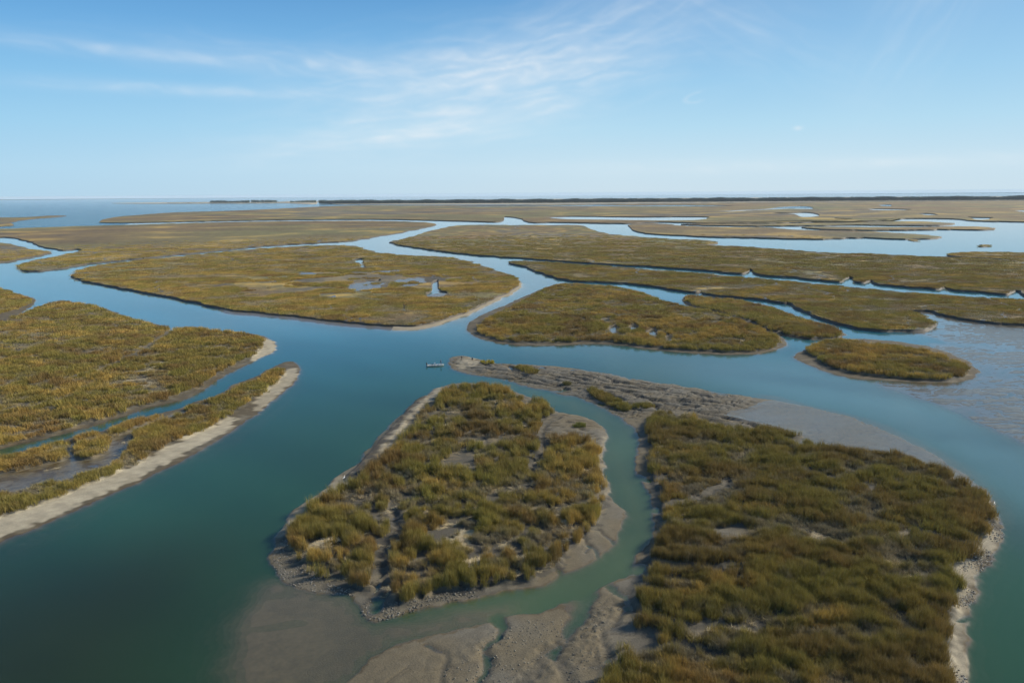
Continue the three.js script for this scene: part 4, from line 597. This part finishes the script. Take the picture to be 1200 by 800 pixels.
// ───────────────────────── the far woods ─────────────────────────
{
  const tree = (seed) => {
    const r = rng(seed), p = [], c = [];
    const tri = (q, k) => { for (const v of q) { p.push(...v); c.push(k, k, k); } };
    const lobes = []; for (let i = 0; i < 9; i++) lobes.push([(r() - 0.5) * 0.34, 0.25 + 0.68 * r(), (r() - 0.5) * 0.34, 0.12 + 0.09 * r()]);
    for (let i = 0; i < 130; i++) { const l = lobes[i % 9], a = r() * 6.283, b = Math.acos(2 * r() - 1), d = l[3] * (0.5 + 0.6 * r()), x = l[0] + Math.sin(b) * Math.cos(a) * d, y = l[1] + Math.cos(b) * d * 0.8, z = l[2] + Math.sin(b) * Math.sin(a) * d, s = 0.035 + 0.045 * r(); const e = () => [x + (r() - 0.5) * 2 * s, y + (r() - 0.5) * 2 * s, z + (r() - 0.5) * 2 * s]; tri([e(), e(), e()], 0.7 + 0.6 * r()); }
    for (let k = 0; k < 5; k++) { const a = (k / 5) * 6.283, b = ((k + 1) / 5) * 6.283, R = 0.02, q = (t, h, w) => [Math.cos(t) * w, h, Math.sin(t) * w]; tri([q(a, 0, R), q(a, 0.8, R * 0.4), q(b, 0, R)], 0.9); tri([q(b, 0, R), q(a, 0.8, R * 0.4), q(b, 0.8, R * 0.4)], 0.9); }
    const g = new THREE.BufferGeometry(); g.setAttribute('position', new THREE.Float32BufferAttribute(p, 3)); g.setAttribute('color', new THREE.Float32BufferAttribute(c, 3)); g.computeVertexNormals(); return g;
  };
  const kinds = [tree(31), tree(32), tree(33)], mat = new THREE.MeshStandardMaterial({ color: 0xffffff, vertexColors: true, roughness: 0.9, side: THREE.DoubleSide });
  const wood = (label, base, tall, deep, step, seed) => {
    const r = rng(seed), spots = [], line = base.map(([x, y]) => at(x, y, 2));
    for (let i = 0; i < line.length - 1; i++) { const a = line[i], b = line[i + 1], n = Math.round((a.distanceTo(b) / step) * (deep / 5)); for (let k = 0; k < n; k++) { const t = r(), q = r() ** 1.5 * deep, P = a.clone().lerp(b, t), away = P.clone().setY(0).normalize(), X = P.x + away.x * q, Z = P.z + away.z * q, s = tall * (0.55 + 0.4 * r() + 0.22 * noise(X / 110, Z / 300 + 5)); spots.push([X, 1.8, Z, s * 1.15, s, 0.045 + 0.025 * r(), 0.08 + 0.03 * r(), 0.07]); } }
    const g = new THREE.Group(); top(g, 'woodland', label, 'woodland', { kind: 'stuff' }); plant(g, spots, kinds, 'trees', mat);
  };
  wood('long dark wooded tree line behind the marsh plain', [[374, 238.9], [480, 238.5], [640, 237.9], [800, 236.8], [1000, 235.4], [1200, 234.3], [1320, 233.6]], 26, 170, 12, 41);
  wood('short dark clump of trees on the sand spit, widest of the three', [[246, 238], [292, 237.8]], 21, 80, 17, 42);
  wood('short dark clump of trees in the middle of the sand spit', [[294, 237.6], [324, 237.4]], 23, 80, 17, 43);
  wood('low dark clump of trees at the inner end of the sand spit', [[340, 237.6], [370, 237.4]], 18, 80, 17, 44);
  wood('thin line of low scrub along the sand spit', [[196, 238.2], [260, 237.9], [372, 237.3]], 8, 40, 14, 45);
}

// ───────────────────────── people, boat, bird ─────────────────────────
function bodyOf(bones, res, size, base) {   // one skin over tapered bones: [ax, ay, az, bx, by, bz, ra, rb, colour]
  const mc = new MarchingCubes(res, new THREE.MeshStandardMaterial(), false, false, 60000), half = res / 2; mc.isolation = 0;
  const dist = (x, y, z, b) => { const dx = b[3] - b[0], dy = b[4] - b[1], dz = b[5] - b[2], l = dx * dx + dy * dy + dz * dz || 1e-9; let t = ((x - b[0]) * dx + (y - b[1]) * dy + (z - b[2]) * dz) / l; t = clamp(t); return Math.hypot(x - b[0] - dx * t, y - b[1] - dy * t, z - b[2] - dz * t) - (b[6] + (b[7] - b[6]) * t); };
  for (let k = 0; k < res; k++) for (let j = 0; j < res; j++) for (let i = 0; i < res; i++) {
    const x = ((i - half) / half) * size, y = ((j - half) / half) * size + base, z = ((k - half) / half) * size; let e = 0; for (const b of bones) e += Math.exp(-45 * dist(x, y, z, b)); mc.field[i + j * res + k * res * res] = Math.log(e + 1e-30) / 45;
  }
  mc.update();
  const n = mc.count, P = mc.positionArray.slice(0, n * 3), N = mc.normalArray.slice(0, n * 3), C = new Float32Array(n * 3);
  for (let i = 0; i < n; i++) { P[i * 3] *= size; P[i * 3 + 1] = P[i * 3 + 1] * size + base; P[i * 3 + 2] *= size; let m = 1e9, c = [1, 1, 1]; for (const b of bones) { const d = dist(P[i * 3], P[i * 3 + 1], P[i * 3 + 2], b); if (d < m) { m = d; c = b[8]; } } C.set(c, i * 3); }
  const g = new THREE.BufferGeometry(); g.setAttribute('position', new THREE.BufferAttribute(P, 3)); g.setAttribute('normal', new THREE.BufferAttribute(N, 3)); g.setAttribute('color', new THREE.BufferAttribute(C, 3)); return g;
}
const cloth = new THREE.MeshStandardMaterial({ color: 0xffffff, vertexColors: true, roughness: 0.85 });
function paint(g, c) { const n = g.attributes.position.count, a = new Float32Array(n * 3); for (let i = 0; i < n; i++) a.set(c, i * 3); g.setAttribute('color', new THREE.BufferAttribute(a, 3)); g.deleteAttribute('uv'); return g; }
function person(label, { coat, legs, cap, stride = 0.1, reach = 0.15, bend = 0 }) {
  const skin = [0.42, 0.26, 0.18], boot = [0.05, 0.045, 0.04], s = stride, top_ = 1.42 - bend * 0.12, fz = bend * 0.35;
  const hand = (x, z, y) => [x, y, z];
  const L = hand(0.3, reach, 0.86), R = hand(-0.28, reach * 0.4, 0.84);
  const bones = [
    [0.1, 0.9, 0, 0.11, 0.5, s * 0.6, 0.1, 0.065, legs], [0.11, 0.5, s * 0.6, 0.11, 0.1, s * 0.4, 0.065, 0.045, legs], [0.11, 0.06, s * 0.3, 0.12, 0.04, s * 0.4 + 0.18, 0.05, 0.045, boot],
    [-0.1, 0.9, 0, -0.11, 0.5, -s * 0.3, 0.1, 0.065, legs], [-0.11, 0.5, -s * 0.3, -0.11, 0.1, -s, 0.065, 0.045, legs], [-0.11, 0.06, -s, -0.12, 0.04, -s + 0.17, 0.05, 0.045, boot],
    [0.06, 0.95, 0, -0.06, 0.95, 0, 0.13, 0.13, legs], [0, 1.0, 0, 0, 1.3, fz * 0.7, 0.15, 0.17, coat], [0.14, top_, fz, -0.14, top_, fz, 0.085, 0.085, coat], [0, top_, fz, 0, top_ + 0.16, fz + 0.02, 0.06, 0.055, skin], [0, top_ + 0.2, fz + 0.03, 0, top_ + 0.27, fz + 0.02, 0.085, 0.09, skin], [0, top_ + 0.21, fz + 0.1, 0, top_ + 0.19, fz + 0.13, 0.018, 0.016, skin], [0.09, top_ + 0.22, fz + 0.02, -0.09, top_ + 0.22, fz + 0.02, 0.02, 0.02, skin],
    [0.2, top_, fz, 0.29, 1.14, fz * 0.8 + reach * 0.2, 0.065, 0.05, coat], [0.29, 1.14, fz * 0.8 + reach * 0.2, L[0], L[1], L[2], 0.05, 0.036, coat], [-0.2, top_, fz, -0.28, 1.13, fz * 0.8 - 0.05, 0.065, 0.05, coat], [-0.28, 1.13, fz * 0.8 - 0.05, R[0], R[1], R[2], 0.05, 0.036, coat],
  ];
  const parts = [bodyOf(bones, 56, 0.95, 0.9)];
  for (const [H, side] of [[L, 1], [R, -1]]) {   // palm, four fingers and a thumb
    const palm = new THREE.SphereGeometry(1, 8, 6); palm.scale(0.02, 0.055, 0.042); palm.translate(H[0], H[1] - 0.05, H[2]); parts.push(paint(palm.toNonIndexed(), skin));
    for (let k = 0; k < 5; k++) { const len = [0.05, 0.065, 0.075, 0.068, 0.05][k], f = new THREE.CapsuleGeometry(0.009, len, 2, 6); f.rotateZ(side * 0.18); if (k === 0) f.rotateX(-0.7); f.translate(H[0] - side * 0.012, H[1] - (k ? 0.125 : 0.075), H[2] + (k ? 0.03 - (k - 1) * 0.02 : 0.055)); parts.push(paint(f.toNonIndexed(), skin)); }
  }
  const g = new THREE.Group(); child(g, 'body', mergeGeometries(parts), cloth);
  const hat = new THREE.SphereGeometry(0.108, 14, 8, 0, 6.2832, 0, 1.6); hat.translate(0, top_ + 0.27, fz + 0.015); const brim = new THREE.CylinderGeometry(0.1, 0.1, 0.012, 14); brim.scale(0.8, 1, 1); brim.translate(0, top_ + 0.275, fz + 0.1); child(g, 'cap', mergeGeometries([hat, brim]), new THREE.MeshStandardMaterial({ color: new THREE.Color().setRGB(...cap), roughness: 0.9 }));
  return top(g, 'person', label, 'person', { group: 'people at the tip of the spit' });
}
{
  const put = (o, px, py, turn) => { const p = at(px, py, 0.4), g = ground(p.x, p.z); o.position.set(p.x, g.h, p.z); o.rotation.y = turn; };
  put(person('person in dark clothes leaning forward at the water side tip of the sandy spit', { coat: [0.03, 0.03, 0.035], legs: [0.04, 0.04, 0.05], cap: [0.5, 0.46, 0.4], stride: 0.22, reach: 0.32, bend: 0.8 }), 540.6, 422, 1.1);
  put(person('person in dark clothes standing upright on the sand beside the yellow green tussock', { coat: [0.035, 0.035, 0.04], legs: [0.03, 0.03, 0.035], cap: [0.05, 0.045, 0.04], stride: 0.08 }), 553.5, 422, -0.7);
  // a skiff nosed in to the spit
  const boat = new THREE.Group(), white = new THREE.MeshPhysicalMaterial({ color: new THREE.Color().setRGB(0.6, 0.6, 0.56), roughness: 0.3, clearcoat: 0.5 }), grey = new THREE.MeshStandardMaterial({ color: new THREE.Color().setRGB(0.4, 0.4, 0.38), roughness: 0.7 }), black = new THREE.MeshStandardMaterial({ color: new THREE.Color().setRGB(0.03, 0.03, 0.033), roughness: 0.45 });
  const L = 5.9, beam = (t) => 1.02 * Math.pow(1 - Math.pow(Math.max(0, t - 0.45) / 0.55, 2.2), 0.75), sheer = (t) => 0.34 + 0.2 * t * t, keel = (t) => -0.22 + 0.45 * Math.pow(Math.max(0, t - 0.75) / 0.25, 2);
  const sheet = (f, nu, nv) => { const p = [], idx = []; for (let i = 0; i <= nu; i++) for (let j = 0; j <= nv; j++) p.push(...f(i / nu, j / nv)); for (let i = 0; i < nu; i++) for (let j = 0; j < nv; j++) { const a = i * (nv + 1) + j, b = a + 1, c = a + nv + 1, d = c + 1; idx.push(a, b, c, b, d, c); } const g = new THREE.BufferGeometry(); g.setAttribute('position', new THREE.Float32BufferAttribute(p, 3)); g.setIndex(idx); g.computeVertexNormals(); return g; };
  const X = (t) => (t - 0.5) * L, hullAt = (t, s) => { const b = Math.max(0.02, beam(t)), k = Math.abs(s * 2 - 1), sg = s < 0.5 ? -1 : 1; const w = b * Math.min(1, Math.pow(k, 0.55)), y = lerp(keel(t), sheer(t), Math.pow(k, 2.2)); return [X(t), y, sg * w]; };
  const hull = sheet((t, s) => hullAt(t, s), 24, 16), transom = sheet((u, s) => { const q = hullAt(0, s); return [q[0], lerp(sheer(0), q[1], u), q[2]]; }, 2, 16);
  const wm = white.clone(); wm.side = THREE.DoubleSide;
  child(boat, 'hull', mergeGeometries([hull, transom]), wm);
  child(boat, 'floor', sheet((t, s) => [X(0.01 + t * 0.82), 0.14, (s * 2 - 1) * beam(0.01 + t * 0.82) * 0.92], 12, 2), grey);
  child(boat, 'foredeck', sheet((t, s) => [X(0.72 + t * 0.275), sheer(0.72 + t * 0.275) - 0.04, (s * 2 - 1) * beam(0.72 + t * 0.275) * 0.98], 10, 4), wm);
  const rail = []; for (const sg of [-1, 1]) { const pts = []; for (let i = 0; i <= 20; i++) { const t = i / 20; pts.push(new THREE.Vector3(X(t), sheer(t), sg * Math.max(0.02, beam(t)))); } rail.push(new THREE.TubeGeometry(new THREE.CatmullRomCurve3(pts), 30, 0.04, 6)); } child(boat, 'gunwale', mergeGeometries(rail), grey);
  const box = (w, h, d, x, y, z) => new THREE.BoxGeometry(w, h, d).translate(x, y, z);
  const consol = child(boat, 'console', mergeGeometries([box(0.55, 0.85, 0.75, -0.35, 0.565, 0), box(0.3, 0.12, 0.7, -0.42, 1.05, 0)]), white); child(consol, 'windshield', sheet((u, s) => [-0.12 - u * 0.16, 1.02 + u * 0.42, (s * 2 - 1) * 0.33], 3, 4), new THREE.MeshPhysicalMaterial({ color: new THREE.Color().setRGB(0.1, 0.11, 0.12), roughness: 0.1, side: THREE.DoubleSide })); child(consol, 'wheel', new THREE.TorusGeometry(0.17, 0.02, 6, 16).rotateY(Math.PI / 2).translate(-0.68, 0.98, 0), black);
  const seat = child(boat, 'leaning_seat', box(0.4, 0.5, 0.85, -1.25, 0.39, 0), grey); child(seat, 'cushion', box(0.44, 0.1, 0.9, -1.25, 0.692, 0), black);
  const motor = child(boat, 'outboard_motor', mergeGeometries([new THREE.SphereGeometry(0.3, 12, 8).scale(1.05, 0.95, 0.7).translate(-3.18, 0.92, 0), box(0.24, 0.5, 0.2, -3.16, 0.5, 0), box(0.16, 0.6, 0.08, -3.14, 0.0, 0)].map((q) => q.index ? q.toNonIndexed() : q)), black); child(motor, 'bracket', box(0.14, 0.25, 0.3, -2.99, 0.42, 0), grey);
  child(boat, 'cooler', box(0.75, 0.4, 0.45, 0.75, 0.345, 0), white);
  const b = at(510.5, 428.5, 0); boat.position.set(b.x, 0, b.z); boat.rotation.y = 0.12;
  top(boat, 'skiff', 'small white open motor boat with a dark console and outboard, afloat off the spit', 'boat');
  const crew = person('person in dark blue clothes standing on the bow of the white motor boat', { coat: [0.02, 0.03, 0.08], legs: [0.03, 0.035, 0.06], cap: [0.06, 0.06, 0.07], stride: 0.05 });
  crew.position.set(b.x + 1.85 * Math.cos(0.12), 0.42, b.z - 1.85 * Math.sin(0.12)); crew.rotation.y = 1.3; crew.scale.setScalar(0.98);
  // a white wader on the beach of the teardrop island
  const w = [0.8, 0.8, 0.76], yel = [0.6, 0.38, 0.06], dark = [0.04, 0.04, 0.04];
  const bird = new THREE.Group(); child(bird, 'body', bodyOf([[-0.2, 0.5, 0, 0.1, 0.6, 0, 0.05, 0.11, w], [0.1, 0.6, 0, 0.2, 0.72, 0, 0.07, 0.035, w], [0.2, 0.72, 0, 0.13, 0.86, 0, 0.03, 0.026, w], [0.13, 0.86, 0, 0.2, 0.97, 0, 0.026, 0.03, w], [0.2, 0.97, 0, 0.25, 0.97, 0, 0.038, 0.025, w], [0.27, 0.97, 0, 0.38, 0.95, 0, 0.015, 0.008, yel], [-0.2, 0.5, 0, -0.33, 0.44, 0, 0.05, 0.02, w], [-0.03, 0.5, 0.05, -0.05, 0.25, 0.05, 0.02, 0.011, dark], [-0.05, 0.25, 0.05, -0.02, 0.01, 0.05, 0.011, 0.011, dark], [-0.03, 0.5, -0.05, -0.02, 0.25, -0.05, 0.02, 0.011, dark], [-0.02, 0.25, -0.05, 0.01, 0.01, -0.05, 0.011, 0.011, dark]], 90, 0.56, 0.5), cloth);
  const e = at(403, 560.5, 0.5); bird.position.set(e.x, ground(e.x, e.z).h, e.z); bird.rotation.y = 0.9; top(bird, 'white_egret', 'white wading bird at the lower end of the dark ledge on the teardrop island beach', 'bird');
}
scene.traverse((o) => { if (o.isMesh && o !== water && o.parent !== water) { o.castShadow = true; o.receiveShadow = true; } });
renderer.render(scene, camera);
